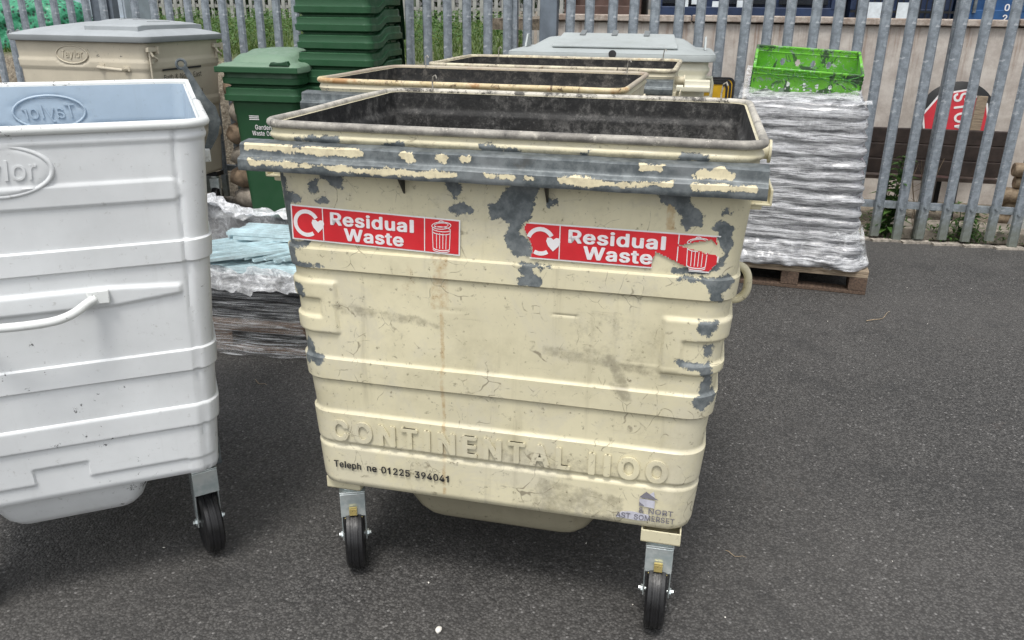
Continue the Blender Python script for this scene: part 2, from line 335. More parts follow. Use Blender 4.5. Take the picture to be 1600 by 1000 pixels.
GLYPHS={'&':(448,[[(197,-7),(165,-5),(136,1),(110,12),(88,26),(69,42),(54,62),(43,84),(36,108),(34,133),(36,154),(40,173),(47,189),(58,205),(70,220),(85,235),(101,249),(120,264),(140,279),(216,335),(223,340),(230,346),(237,352),(243,359),(249,367),(255,375),(259,384),(261,394),(262,405),(260,420),(255,434),(245,445),(233,454),(219,459),(201,461),(189,460),(178,457),(168,453),(159,447),(151,440),(145,431),(141,421),(138,411),(137,399),(138,386),(141,375),(145,363),(152,352),(159,340),(169,327),(179,314),(191,300),(204,284),(438,0),(364,0),(171,231),(153,254),(136,274),(121,293),(108,310),(96,327),(87,344),(81,361),(77,379),(75,398),(77,420),(82,440),(91,458),(102,474),(117,488),(134,499),(154,507),(176,512),(200,513),(224,512),(246,507),(266,499),(283,488),(297,475),(308,459),(317,442),(322,424),(324,404),(323,389),(320,375),(315,362),(309,349),(301,336),(291,325),(281,314),(269,303),(256,293),(154,217),(135,202),(121,188),(110,174),(103,161),(98,146),(97,131),(98,115),(102,101),(109,87),(118,76),(130,66),(143,57),(158,51),(175,48),(193,46),(213,48),(232,52),(251,59),(269,69),(286,81),(301,95),(315,112),(327,131),(336,151),(343,174),(348,198),(349,224),(408,224),(406,194),(403,167),(397,144),(389,124),(380,107),(371,92),(361,80),(353,70),(345,62),(333,47),(315,30),(294,17),(271,7),(246,-1),(221,-5)]]),'0':(453,[[(227,-7),(191,-3),(158,7),(130,24),(105,48),(85,77),(69,113),(57,155),(50,202),(48,254),(50,306),(57,353),(69,395),(85,431),(106,461),(130,484),(159,502),(191,512),(227,516),(262,512),(295,502),(323,484),(348,461),(368,431),(384,395),(396,353),(403,306),(405,254),(403,202),(396,155),(384,113),(368,77),(348,48),(323,24),(295,7),(263,-3)],[(227,50),(250,52),(271,60),(290,74),(306,92),(320,116),(330,144),(338,176),(342,213),(344,254),(342,295),(338,332),(330,365),(320,393),(306,416),(290,435),(271,449),(250,457),(227,460),(203,457),(182,449),(163,435),(147,416),(134,393),(123,365),(115,332),(111,295),(109,254),(111,213),(115,176),(123,144),(134,116),(147,92),(163,74),(182,60),(203,52)]]),'1':(453,[[(76,0),(76,55),(391,55),(391,0)],[(276,509),(276,0),(212,0),(212,448),(209,448),(86,358),(86,427),(198,509)]]),'2':(453,[[(64,0),(64,47),(234,229),(252,248),(268,266),(282,282),(294,298),(303,312),(311,327),(316,341),(319,356),(320,371),(319,389),(315,405),(308,419),(298,431),(287,441),(273,449),(258,455),(241,458),(224,460),(205,458),(188,454),(172,447),(159,438),(148,427),(139,413),(132,398),(128,381),(127,362),(66,362),(68,391),(75,418),(86,442),(102,464),(121,482),(143,496),(168,507),(196,513),(225,516),(254,513),(281,507),(306,497),(328,482),(346,465),(361,445),(372,423),(379,398),(381,372),(380,354),(377,336),(371,318),(363,299),(351,280),(336,259),(317,235),(294,209),(267,180),(153,60),(153,57),(389,57),(389,0)]]),'3':(453,[[(218,-7),(188,-5),(159,1),(133,10),(108,22),(88,38),(70,57),(57,79),(48,104),(44,132),(109,132),(112,115),(118,100),(126,87),(137,76),(150,66),(165,59),(182,54),(200,51),(219,50),(239,51),(258,55),(275,61),(291,69),(304,80),(315,93),(323,108),(328,125),(329,145),(328,163),(323,180),(316,196),(306,211),(292,223),(275,234),(254,241),(229,246),(201,248),(157,248),(157,299),(288,448),(288,452),(70,452),(70,509),(372,509),(372,461),(211,278),(211,289),(247,290),(279,286),(308,276),(333,262),(354,244),(371,222),(383,198),(391,173),(393,145),(390,116),(383,90),(370,66),(354,45),(333,27),(309,12),(281,2),(251,-5)]]),'4':(453,[[(40,105),(40,158),(247,509),(311,509),(109,166),(109,163),(413,163),(413,105)],[(282,0),(282,121),(282,146),(282,318),(343,318),(343,0)]]),'5':(453,[[(221,-7),(192,-5),(165,1),(140,11),(118,25),(99,41),(83,60),(71,82),(63,105),(60,130),(122,130),(125,115),(130,102),(138,89),(148,78),(160,68),(173,60),(188,54),(204,51),(221,50),(241,51),(259,56),(276,64),(291,75),(304,89),(314,104),(322,122),(326,141),(328,162),(326,183),(321,203),(314,221),(303,237),(290,251),(275,262),(257,270),(238,275),(218,277),(201,276),(184,273),(167,268),(152,262),(139,255),(128,246),(67,253),(96,509),(366,509),(366,452),(151,452),(134,301),(136,301),(148,311),(162,318),(178,325),(194,330),(212,333),(229,334),(252,332),(274,328),(294,321),(313,311),(330,299),(345,285),(358,269),(370,251),(379,231),(386,210),(390,187),(391,163),(388,132),(381,102),(369,76),(352,52),(332,32),(309,15),(282,3),(253,-4)]]),'9':(453,[[(226,516),(256,513),(285,506),(310,494),(333,478),(352,458),(368,434),(380,408),(387,378),(389,347),(387,322),(382,296),(373,270),(359,240),(340,207),(315,168),(200,0),(130,0),(301,248),(307,248),(302,238),(295,229),(287,221),(278,214),(268,207),(257,202),(245,198),(232,195),(218,195),(188,197),(161,203),(137,214),(116,229),(98,247),(83,269),(72,294),(66,321),(64,352),(66,382),(73,411),(85,436),(101,459),(120,479),(143,494),(168,506),(196,513)],[(226,460),(207,459),(190,454),(174,446),(160,435),(148,423),(138,407),(131,390),(127,372),(125,352),(127,331),(131,313),(138,295),(148,280),(160,268),(174,257),(190,250),(207,245),(226,243),(245,245),(263,249),(279,257),(293,267),(305,280),(314,295),(322,312),(326,330),(327,350),(326,371),(322,390),(314,407),(305,422),(293,435),(279,446),(263,454),(245,459)]]),'A':(480,[[(16,0),(201,509),(276,509),(463,0),(395,0),(287,302),(280,323),(272,346),(264,372),(255,402),(244,438),(232,478),(245,478),(233,437),(222,402),(213,371),(204,345),(197,322),(191,302),(85,0)],[(110,142),(110,199),(370,199),(370,142)]]),'B':(456,[[(60,0),(60,509),(241,509),(274,507),(304,501),(329,491),(350,477),(367,461),(381,442),(390,421),(396,398),(398,374),(397,353),(393,336),(387,320),(378,307),(368,295),(356,286),(343,278),(329,272),(315,267),(315,262),(331,260),(347,254),(363,245),(378,234),(391,220),(402,203),(411,184),(416,161),(418,136),(416,111),(410,88),(400,67),(386,48),(368,31),(344,18),(317,8),(284,2),(247,0)],[(125,57),(245,57),(281,60),(309,67),(330,80),(344,96),(353,115),(355,137),(354,153),(350,169),(342,184),(333,197),(320,209),(306,218),(289,225),(269,229),(248,231),(125,231)],[(125,285),(238,285),(256,287),(273,290),(288,296),(302,304),(314,314),(323,326),(330,340),(335,355),(336,372),(333,393),(326,412),(313,429),(294,442),(270,449),(240,452),(125,452)]]),'C':(510,[[(267,-7),(225,-3),(186,7),(150,25),(119,49),(92,79),(70,115),(53,157),(44,203),(40,254),(44,305),(53,352),(70,393),(92,429),(119,459),(150,484),(186,501),(225,512),(267,516),(293,514),(317,511),(340,504),(362,496),(383,485),(402,471),(419,456),(435,438),(448,418),(459,397),(467,373),(473,348),(408,348),(404,365),(397,380),(389,395),(380,407),(369,418),(357,428),(344,437),(330,444),(315,449),(300,453),(284,455),(267,456),(237,453),(209,445),(184,432),(161,414),(141,391),(125,364),(113,332),(106,295),(103,254),(106,213),(113,177),(125,145),(141,117),(161,94),(184,76),(210,63),(237,56),(267,53),(284,54),(300,56),(315,60),(330,65),(344,72),(357,81),(369,90),(380,102),(389,114),(397,128),(404,144),(408,160),(473,160),(467,135),(459,112),(448,91),(435,71),(420,53),(402,38),(383,24),(363,13),(341,5),(317,-2),(293,-6)]]),'E':(419,[[(60,0),(60,509),(372,509),(372,452),(125,452),(125,286),(355,286),(355,229),(125,229),(125,57),(375,57),(375,0)]]),'G':(520,[[(269,-7),(225,-3),(185,7),(149,25),(118,49),(91,79),(69,116),(53,157),(43,203),(40,254),(43,305),(53,352),(69,393),(91,429),(117,459),(149,484),(184,501),(223,512),(265,516),(291,514),(316,510),(340,504),(363,494),(384,483),(403,469),(421,453),(436,436),(449,416),(460,395),(468,373),(474,349),(408,349),(402,365),(395,379),(387,393),(378,406),(368,417),(356,427),(344,436),(330,443),(315,448),(300,453),(283,455),(265,456),(236,453),(209,445),(183,432),(160,414),(141,392),(125,364),(113,332),(106,295),(103,254),(106,213),(113,177),(125,145),(141,117),(161,95),(184,76),(210,63),(238,56),(269,53),(296,55),(322,61),(345,71),(365,85),(382,102),(396,123),(407,147),(413,173),(415,202),(434,199),(283,199),(283,256),(478,256),(478,200),(475,160),(466,124),(451,91),(431,62),(406,38),(377,19),(344,5),(308,-4)]]),'H':(517,[[(60,0),(60,509),(125,509),(125,289),(392,289),(392,509),(457,509),(457,0),(392,0),(392,232),(125,232),(125,0)]]),'I':(300,[[(31,0),(31,57),(118,57),(118,452),(31,452),(31,509),(269,509),(269,452),(183,452),(183,57),(269,57),(269,0)]]),'L':(393,[[(60,0),(60,509),(125,509),(125,57),(361,57),(361,0)]]),'M':(628,[[(60,0),(60,509),(152,509),(277,187),(280,179),(284,170),(287,159),(291,147),(295,135),(299,123),(303,110),(307,97),(311,84),(315,71),(319,60),(322,49),(307,49),(311,59),(314,71),(318,83),(322,95),(326,108),(330,121),(334,134),(338,146),(342,158),(346,169),(349,179),(352,187),(476,509),(568,509),(568,0),(504,0),(504,291),(504,302),(504,314),(504,327),(505,340),(505,354),(505,369),(505,383),(506,398),(506,413),(506,428),(507,443),(507,457),(513,457),(508,441),(503,425),(498,409),(492,393),(487,378),(482,363),(477,348),(472,335),(467,322),(463,310),(459,300),(456,291),(342,0),(286,0),(170,291),(167,300),(163,310),(159,321),(155,333),(150,347),(145,361),(140,376),(134,392),(129,408),(124,424),(118,441),(112,457),(119,457),(119,444),(120,430),(120,416),(120,401),(121,386),(121,372),(121,357),(121,342),(122,328),(122,315),(122,302),(122,291),(122,0)]]),'N':(523,[[(60,0),(60,509),(136,509),(343,183),(349,174),(355,163),(363,151),(371,137),(379,122),(388,107),(396,90),(405,73),(414,55),(405,54),(403,72),(402,90),(401,108),(400,126),(399,142),(399,157),(399,171),(399,184),(399,195),(399,509),(463,509),(463,0),(387,0),(202,290),(194,303),(186,317),(177,331),(168,346),(159,363),(148,381),(136,402),(123,425),(108,452),(119,454),(120,429),(121,406),(122,384),(123,363),(124,345),(124,328),(125,313),(125,301),(125,291),(125,0)]]),'O':(533,[[(267,-7),(225,-3),(186,7),(150,25),(119,49),(92,79),(70,115),(53,157),(44,203),(40,254),(44,305),(53,352),(70,393),(92,429),(119,459),(150,484),(186,501),(225,512),(267,516),(309,512),(348,501),(384,484),(415,459),(442,429),(464,393),(480,352),(490,305),(493,254),(490,203),(480,157),(464,115),(442,79),(415,49),(384,25),(348,7),(309,-3)],[(267,53),(296,55),(324,63),(349,76),(372,94),(392,116),(408,144),(420,176),(428,213),(430,254),(428,295),(420,332),(408,365),(392,392),(372,415),(349,433),(324,446),(296,453),(267,456),(237,453),(210,445),(184,433),(161,415),(142,392),(125,364),(113,332),(106,295),(103,254),(106,213),(113,176),(125,144),(142,117),(161,94),(184,76),(210,63),(237,55)]]),'P':(445,[[(60,0),(60,509),(235,509),(272,506),(305,499),(332,487),(356,471),(375,452),(390,430),(400,404),(407,377),(409,348),(407,318),(400,291),(390,265),(375,243),(356,223),(332,207),(305,195),(272,188),(235,186),(109,186),(109,242),(233,242),(257,244),(279,248),(297,256),(312,266),(324,279),(333,294),(339,310),(343,328),(344,348),(343,367),(339,385),(333,402),(324,416),(312,428),(297,439),(279,446),(257,451),(232,452),(125,452),(125,0)]]),'R':(449,[[(60,0),(60,509),(236,509),(273,506),(305,500),(333,489),(356,473),(376,455),(390,433),(401,408),(407,381),(409,352),(407,323),(401,296),(390,271),(376,250),(356,232),(333,217),(305,206),(273,200),(236,198),(96,198),(96,255),(234,255),(258,256),(280,260),(298,267),(313,276),(325,287),(334,300),(340,316),(344,333),(345,352),(344,371),(340,389),(334,405),(325,419),(313,430),(298,440),(279,446),(258,451),(233,452),(125,452),(125,0)],[(353,0),(230,229),(303,229),(428,0)]]),'S':(447,[[(224,-9),(188,-7),(156,-1),(128,9),(102,23),(81,40),(64,60),(51,83),(42,109),(38,137),(104,137),(108,118),(114,102),(123,88),(136,76),(150,66),(166,59),(185,53),(204,50),(224,49),(246,50),(267,54),(286,60),(303,69),(317,79),(329,92),(338,106),(344,122),(346,139),(344,154),(340,168),(332,179),(322,189),(310,197),(296,205),(280,211),(263,217),(245,222),(184,239),(145,253),(112,269),(86,289),(67,313),(56,341),(52,372),(54,400),(62,425),(75,448),(92,468),(113,484),(138,498),(165,508),(195,514),(227,516),(259,514),(289,508),(316,498),(340,484),(360,468),(377,449),(390,427),(398,403),(401,378),(337,378),(332,402),(320,421),(302,437),(280,449),(254,456),(225,459),(204,457),(185,454),(167,448),(152,440),(139,430),(129,418),(121,405),(117,391),(115,376),(117,359),(122,345),(131,334),(142,324),(155,315),(169,308),(184,302),(198,297),(212,293),(264,279),(279,275),(295,270),(312,264),(328,256),(344,248),(359,238),(372,226),(384,213),(395,198),(402,180),(407,161),(408,139),(406,112),(399,87),(386,64),(370,43),(349,25),(323,11),(294,0),(261,-7)]]),'T':(449,[[(32,452),(32,509),(417,509),(417,452),(257,452),(257,0),(193,0),(193,452)]]),'W':(686,[[(155,0),(16,509),(82,509),(163,196),(167,179),(172,162),(175,145),(179,128),(183,111),(187,94),(190,76),(194,58),(197,40),(189,40),(193,58),(196,76),(200,94),(203,111),(207,128),(211,145),(215,162),(220,179),(224,196),(306,509),(380,509),(462,196),(466,179),(470,162),(474,145),(478,128),(482,111),(486,94),(490,76),(494,58),(497,40),(488,40),(492,58),(495,76),(499,94),(503,111),(506,128),(510,145),(515,162),(519,179),(523,196),(603,509),(670,509),(530,0),(455,0),(368,323),(362,345),(357,368),(351,391),(346,417),(341,445),(336,475),(350,475),(345,446),(340,420),(335,395),(330,371),(324,347),(318,323),(230,0)]]),'a':(389,[[(160,-9),(137,-7),(115,-3),(94,5),(76,15),(60,29),(48,45),(38,63),(32,84),(30,108),(32,128),(36,146),(43,161),(53,174),(64,184),(78,193),(92,200),(108,206),(125,211),(143,214),(161,217),(178,220),(200,223),(218,225),(234,227),(247,229),(257,231),(265,235),(271,240),(274,246),(276,255),(276,257),(275,272),(272,285),(267,297),(260,307),(251,315),(240,322),(227,327),(212,330),(196,331),(178,330),(163,327),(149,322),(137,316),(127,309),(118,301),(110,292),(104,283),(100,274),(41,291),(51,313),(64,331),(79,346),(95,358),(114,368),(133,375),(153,380),(173,383),(194,384),(208,384),(223,382),(239,379),(255,375),(271,369),(286,360),(300,350),(312,336),(322,320),(330,301),(335,278),(337,251),(337,0),(277,0),(277,52),(272,52),(267,43),(260,34),(252,25),(242,16),(229,8),(215,1),(199,-4),(181,-7)],[(170,45),(192,47),(211,51),(228,59),(242,68),(254,80),(263,93),(270,108),(274,122),(276,138),(276,190),(272,187),(267,184),(259,182),(251,180),(241,178),(231,176),(221,174),(210,173),(200,171),(191,170),(182,169),(175,168),(161,166),(147,163),(134,159),(122,153),(112,147),(103,139),(97,130),(93,118),(92,105),(93,93),(96,82),(102,72),(109,64),(119,57),(130,52),(142,48),(156,46)]]),'c':(396,[[(207,-8),(174,-5),(144,3),(117,16),(93,35),(72,58),(56,85),(44,116),(37,150),(34,187),(37,225),(44,260),(56,291),(72,318),(93,341),(117,360),(144,374),(174,382),(207,384),(226,384),(243,381),(260,377),(276,371),(291,364),(305,356),(318,346),(330,335),(340,322),(349,308),(356,293),(362,277),(303,262),(300,272),(295,281),(290,289),(284,297),(278,304),(270,311),(261,316),(252,321),(242,325),(231,328),(220,329),(207,330),(184,328),(163,321),(145,310),(130,296),(118,278),(108,258),(102,236),(98,212),(96,187),(98,163),(102,139),(108,117),(118,97),(130,80),(145,66),(163,55),(184,49),(207,46),(220,47),(232,49),(243,52),(253,55),(262,60),(271,66),(279,73),(285,80),(292,89),(297,98),(301,107),(304,117),(363,102),(357,86),(350,70),(341,56),(331,43),(319,32),(306,21),(292,12),(277,5),(261,-1),(244,-5),(226,-7)]]),'d':(424,[[(195,-8),(165,-6),(137,3),(111,16),(89,34),(70,57),(55,84),(43,116),(36,151),(34,189),(36,227),(43,261),(55,293),(70,320),(89,342),(112,361),(137,374),(165,382),(196,384),(218,383),(237,379),(253,373),(267,364),(278,355),(287,346),(295,336),(301,327),(306,319),(311,319),(311,509),(372,509),(372,0),(313,0),(313,59),(307,59),(301,50),(295,41),(287,31),(277,21),(266,12),(252,4),(236,-3),(217,-7)],[(205,47),(226,49),(246,55),(263,65),(278,78),(290,95),(299,115),(306,138),(310,162),(312,189),(310,216),(306,241),(300,263),(290,282),(278,299),(263,312),(246,322),(227,328),(205,330),(182,328),(162,322),(145,311),(130,298),(118,281),(108,261),(102,239),(98,215),(96,189),(98,163),(102,139),(109,117),(118,97),(130,80),(145,66),(162,55),(182,49)]]),'e':(404,[[(212,-8),(177,-5),(145,3),(117,16),(92,35),(72,58),(56,85),(44,116),(37,150),(34,187),(36,224),(44,258),(55,290),(71,317),(91,340),(115,359),(142,373),(172,382),(205,384),(226,383),(246,380),(266,374),(285,366),(303,355),(319,341),(334,324),(347,305),(357,282),(365,256),(370,227),(371,194),(371,169),(75,169),(75,221),(338,221),(310,202),(308,226),(304,248),(298,269),(288,286),(277,301),(263,314),(246,323),(227,328),(205,330),(183,328),(164,323),(146,313),(131,301),(119,286),(109,270),(102,251),(97,231),(96,211),(96,178),(98,151),(102,127),(110,106),(121,88),(135,73),(151,61),(169,53),(190,48),(212,46),(227,47),(241,49),(254,53),(265,58),(276,65),(285,73),(294,82),(300,93),(306,105),(365,91),(358,72),(348,55),(335,39),(320,26),(302,14),(283,4),(261,-3),(237,-7)]]),'h':(410,[[(114,227),(114,0),(53,0),(53,509),(114,509),(114,287),(102,287),(116,319),(132,344),(152,362),(175,374),(200,382),(227,384),(252,383),(275,377),(295,369),(313,356),(328,340),(341,321),(350,298),(355,271),(357,240),(357,0),(296,0),(296,235),(293,263),(286,286),(273,304),(256,318),(235,326),(210,329),(192,328),(176,324),(161,317),(147,308),(136,297),(126,283),(119,266),(115,248)]]),'i':(167,[[(53,0),(53,379),(114,379),(114,0)],[(84,443),(73,444),(63,448),(54,455),(47,463),(43,472),(41,483),(43,494),(47,504),(54,512),(63,518),(73,522),(84,524),(95,522),(105,518),(114,512),(121,504),(125,494),(126,483),(125,472),(121,463),(114,455),(105,448),(95,444)]]),'l':(189,[[(139,-2),(112,0),(91,8),(74,20),(62,37),(55,59),(53,84),(53,509),(114,509),(114,99),(114,83),(117,71),(120,62),(126,57),(135,53),(146,52),(152,52),(157,52),(160,53),(164,53),(167,54),(170,54),(181,3),(175,1),(169,0),(162,-1),(154,-2),(147,-2)]]),'m':(610,[[(53,0),(53,379),(112,379),(112,295),(108,295),(114,314),(122,331),(132,346),(144,358),(158,368),(172,376),(187,382),(203,385),(219,386),(245,383),(268,375),(287,361),(303,342),(314,320),(321,295),(312,295),(318,312),(326,329),(337,343),(350,356),(364,366),(381,375),(398,381),(417,385),(437,386),(458,385),(478,380),(497,372),(514,361),(529,346),(541,328),(550,307),(555,283),(557,255),(557,0),(496,0),(496,254),(493,279),(485,298),(473,313),(456,323),(438,329),(419,330),(402,329),(387,326),(374,320),(363,312),(353,302),(345,290),(340,277),(336,263),(335,247),(335,0),(274,0),(274,260),(272,280),(265,297),(253,311),(238,322),(220,328),(199,330),(185,329),(171,326),(158,320),(145,312),(135,302),(126,289),(119,274),(115,257),(114,238),(114,0)]]),'n':(410,[[(114,227),(114,0),(53,0),(53,379),(112,379),(112,287),(102,287),(116,319),(132,344),(152,362),(175,374),(200,382),(227,384),(252,383),(275,377),(295,369),(313,356),(328,340),(341,321),(350,298),(355,271),(357,240),(357,0),(296,0),(296,235),(293,263),(286,286),(273,304),(256,318),(235,326),(210,329),(192,328),(176,324),(161,317),(147,308),(136,297),(126,283),(119,266),(115,248)]]),'o':(415,[[(207,-8),(174,-5),(144,3),(117,16),(93,35),(72,58),(56,85),(44,116),(37,150),(34,187),(37,225),(44,260),(56,291),(72,318),(93,341),(117,360),(144,374),(174,382),(207,384),(241,382),(271,374),(299,360),(323,341),(343,318),(359,291),(371,260),(379,225),(381,187),(379,150),(371,116),(359,85),(343,58),(323,35),(299,16),(271,3),(241,-5)],[(207,46),(231,49),(252,55),(270,66),(285,80),(298,97),(307,117),(314,139),(318,163),(319,187),(318,212),(314,236),(307,258),(298,278),(285,296),(270,310),(252,321),(231,328),(207,330),(184,328),(163,321),(145,310),(130,296),(118,278),(108,258),(102,236),(98,212),(96,187),(98,163),(102,139),(108,117),(118,97),(130,80),(145,66),(163,55),(184,49)]]),'p':(424,[[(53,-143),(53,379),(112,379),(112,319),(118,319),(123,327),(130,336),(137,346),(147,355),(158,364),(171,373),(188,379),(207,383),(229,384),(259,382),(287,374),(313,361),(335,342),(354,320),(370,293),(381,261),(388,227),(390,189),(388,151),(381,116),(370,84),(355,57),(336,34),(313,16),(288,3),(260,-6),(229,-8),(208,-7),(189,-3),(173,4),(159,12),(147,21),(138,31),(130,41),(124,50),(118,59),(114,59),(114,-143)],[(220,47),(242,49),(262,55),(279,66),(294,80),(306,97),(316,117),(323,139),(327,163),(328,189),(327,215),(323,239),(316,261),(307,281),(295,298),(280,311),(262,322),(243,328),(220,330),(198,328),(178,322),(161,312),(147,299),(134,282),(125,263),(118,241),(114,216),(113,189),(114,162),(118,138),(125,115),(135,95),(147,78),(162,65),(179,55),(198,49)]]),'r':(259,[[(53,0),(53,379),(112,379),(112,321),(115,321),(124,339),(137,354),(152,367),(171,377),(191,383),(213,385),(218,385),(223,385),(229,384),(235,384),(240,384),(243,384),(243,322),(241,323),(236,324),(230,324),(223,325),(215,326),(207,326),(190,324),(174,321),(159,315),(146,306),(135,296),(126,284),(119,269),(115,254),(114,237),(114,0)]]),'s':(365,[[(182,-8),(157,-7),(133,-3),(112,3),(93,12),(76,24),(62,38),(50,54),(41,73),(36,94),(94,107),(101,87),(111,72),(124,60),(141,52),(160,47),(181,45),(206,47),(227,53),(244,62),(258,74),(265,88),(268,103),(266,115),(262,126),(254,136),(243,144),(229,150),(212,155),(149,170),(118,180),(92,192),(72,208),(58,227),(50,249),(47,274),(49,295),(55,314),(65,332),(79,347),(95,360),(115,370),(137,378),(161,383),(187,384),(212,383),(234,379),(254,372),(271,363),(286,352),(299,339),(309,324),(318,308),(324,290),(268,277),(262,291),(254,304),(243,316),(228,325),(210,331),(187,333),(166,331),(147,326),(131,317),(119,305),(111,292),(109,277),(110,264),(115,253),(124,243),(136,235),(152,229),(172,223),(229,209),(261,200),(287,187),(306,171),(320,153),(328,131),(331,107),(329,85),(323,65),(312,47),(298,31),(281,18),(260,6),(236,-2),(210,-7)]]),'t':(227,[[(204,379),(204,327),(6,327),(6,379)],[(65,471),(126,471),(126,98),(127,83),(130,70),(136,61),(144,55),(156,51),(170,50),(175,50),(180,50),(185,51),(191,52),(197,53),(202,54),(213,2),(207,0),(200,-2),(192,-3),(184,-3),(176,-4),(168,-4),(138,-1),(113,7),(92,21),(77,41),(68,64),(65,93)]]),'u':(410,[[(182,-5),(158,-3),(135,2),(115,11),(97,23),(82,39),(69,59),(60,82),(54,109),(53,139),(53,379),(114,379),(114,144),(116,117),(124,94),(137,75),(154,61),(175,53),(200,50),(218,51),(234,55),(249,62),(263,71),(274,83),(283,97),(290,113),(295,132),(296,153),(296,379),(357,379),(357,0),(298,0),(298,92),(307,92),(294,60),(277,35),(257,17),(234,5),(209,-3)]]),'y':(389,[[(47,-139),(61,-86),(71,-87),(83,-89),(94,-90),(104,-89),(113,-86),(122,-81),(130,-74),(138,-64),(145,-51),(151,-36),(163,-1),(17,379),(84,379),(165,155),(173,132),(180,109),(187,87),(193,64),(199,42),(206,21),(184,21),(190,42),(196,64),(202,87),(209,110),(216,132),(224,155),(305,379),(371,379),(204,-58),(196,-77),(187,-93),(177,-107),(165,-119),(153,-128),(139,-136),(125,-141),(109,-144),(91,-145),(82,-145),(73,-144),(65,-143),(57,-142),(52,-140)]])}
_ch = max(p[1] for L in GLYPHS['H'][1] for p in L); _lh = max(p[1] for L in GLYPHS['l'][1] for p in L)
GLYPHS['I'] = (235, [[(72,0),(163,0),(163,_ch),(72,_ch)]]); GLYPHS['l'] = (215, [[(65,0),(150,0),(150,_lh),(65,_lh)]])
GLYPHS['1'] = (GLYPHS['2'][0]-30, [[(170,0),(258,0),(258,_ch),(190,_ch),(150,_ch-75),(60,_ch-120),(60,_ch-200),(170,_ch-150)]])
def text_geo(s, offset=0., extrude=.5, bevel=0., spacing=1., res=5):
    """lettering as (verts, faces) from the outline table above; x-y plane, z out, left edge at x=0"""
    cu = bpy.data.curves.new('lettering', 'CURVE'); cu.dimensions = '2D'; cu.fill_mode = 'BOTH'; cu.extrude = extrude; cu.offset = 0
    x = 0.
    for ch in s:
        if ch == ' ': x += .28*spacing; continue
        adv, loops = GLYPHS[ch]
        for L in loops:
            L = [p for i, p in enumerate(L) if abs(p[0]-L[i-1][0])+abs(p[1]-L[i-1][1]) > 2]
            sp = cu.splines.new('POLY'); sp.points.add(len(L)-1); sp.use_cyclic_u = True
            sp.points.foreach_set('co', [q for p in L for q in (x+p[0]/1000, p[1]/1000, 0, 1)])
        x += adv/1000+(spacing-1)*.6+offset*1.2
    ob = bpy.data.objects.new('lettering', cu); COL.objects.link(ob)
    dg = bpy.context.evaluated_depsgraph_get(); me = bpy.data.meshes.new_from_object(ob.evaluated_get(dg))
    V = np.array([v.co for v in me.vertices]); F = [tuple(p.vertices) for p in me.polygons]
    bpy.data.objects.remove(ob); bpy.data.curves.remove(cu); bpy.data.meshes.remove(me)
    V[:,0] -= V[:,0].min(); return V, F
_cap = None
def lettering(mb, s, x0, z0, width=None, cap=.03, y=-.001, th=.0006, bold=0., spacing=1., tilt=0., mirror=False, bevel=0., shear=0.):
    """put lettering on the plane y (facing -y): left x0, baseline z0, capital height cap, total width"""
    global _cap
    if _cap is None:
        v, _ = text_geo('H'); _cap = v[:,1].max()-v[:,1].min()
    V, F = text_geo(s, bold, .5, 0, spacing)
    extra = bold
    sc = cap/_cap; wd = V[:,0].max(); sx = (width/wd) if width else sc
    zz = V[:,2].copy(); zz = (zz-zz.min())/(zz.max()-zz.min())
    X = V[:,0]*sx + V[:,1]*sc*shear; Z = V[:,1]*sc
    if mirror: X = width - X
    ct, st = math.cos(tilt), math.sin(tilt)
    # heavier strokes: overprint shifted copies, each a hair behind the last
    cps = [(0,0)] if extra <= 0 else [(-1,.0),(1,.0),(-.6,.55),(.6,-.55),(.6,.55),(-.6,-.55),(0,0)]
    for q, (ex, ez) in enumerate(cps):
        yo = .00009*q; ax, az = ex*extra*sx, ez*extra*sc
        mb.add([(x0+(a+ax)*ct-(b+az)*st, y-yo-c*th, z0+(a+ax)*st+(b+az)*ct) for a, b, c in zip(X,Z,zz)], F)
    return mb
def world_of(root_loc, rz, p):
    c, s_ = math.cos(rz), math.sin(rz); return (root_loc[0]+c*p[0]-s_*p[1], root_loc[1]+s_*p[0]+c*p[1], root_loc[2]+p[2])

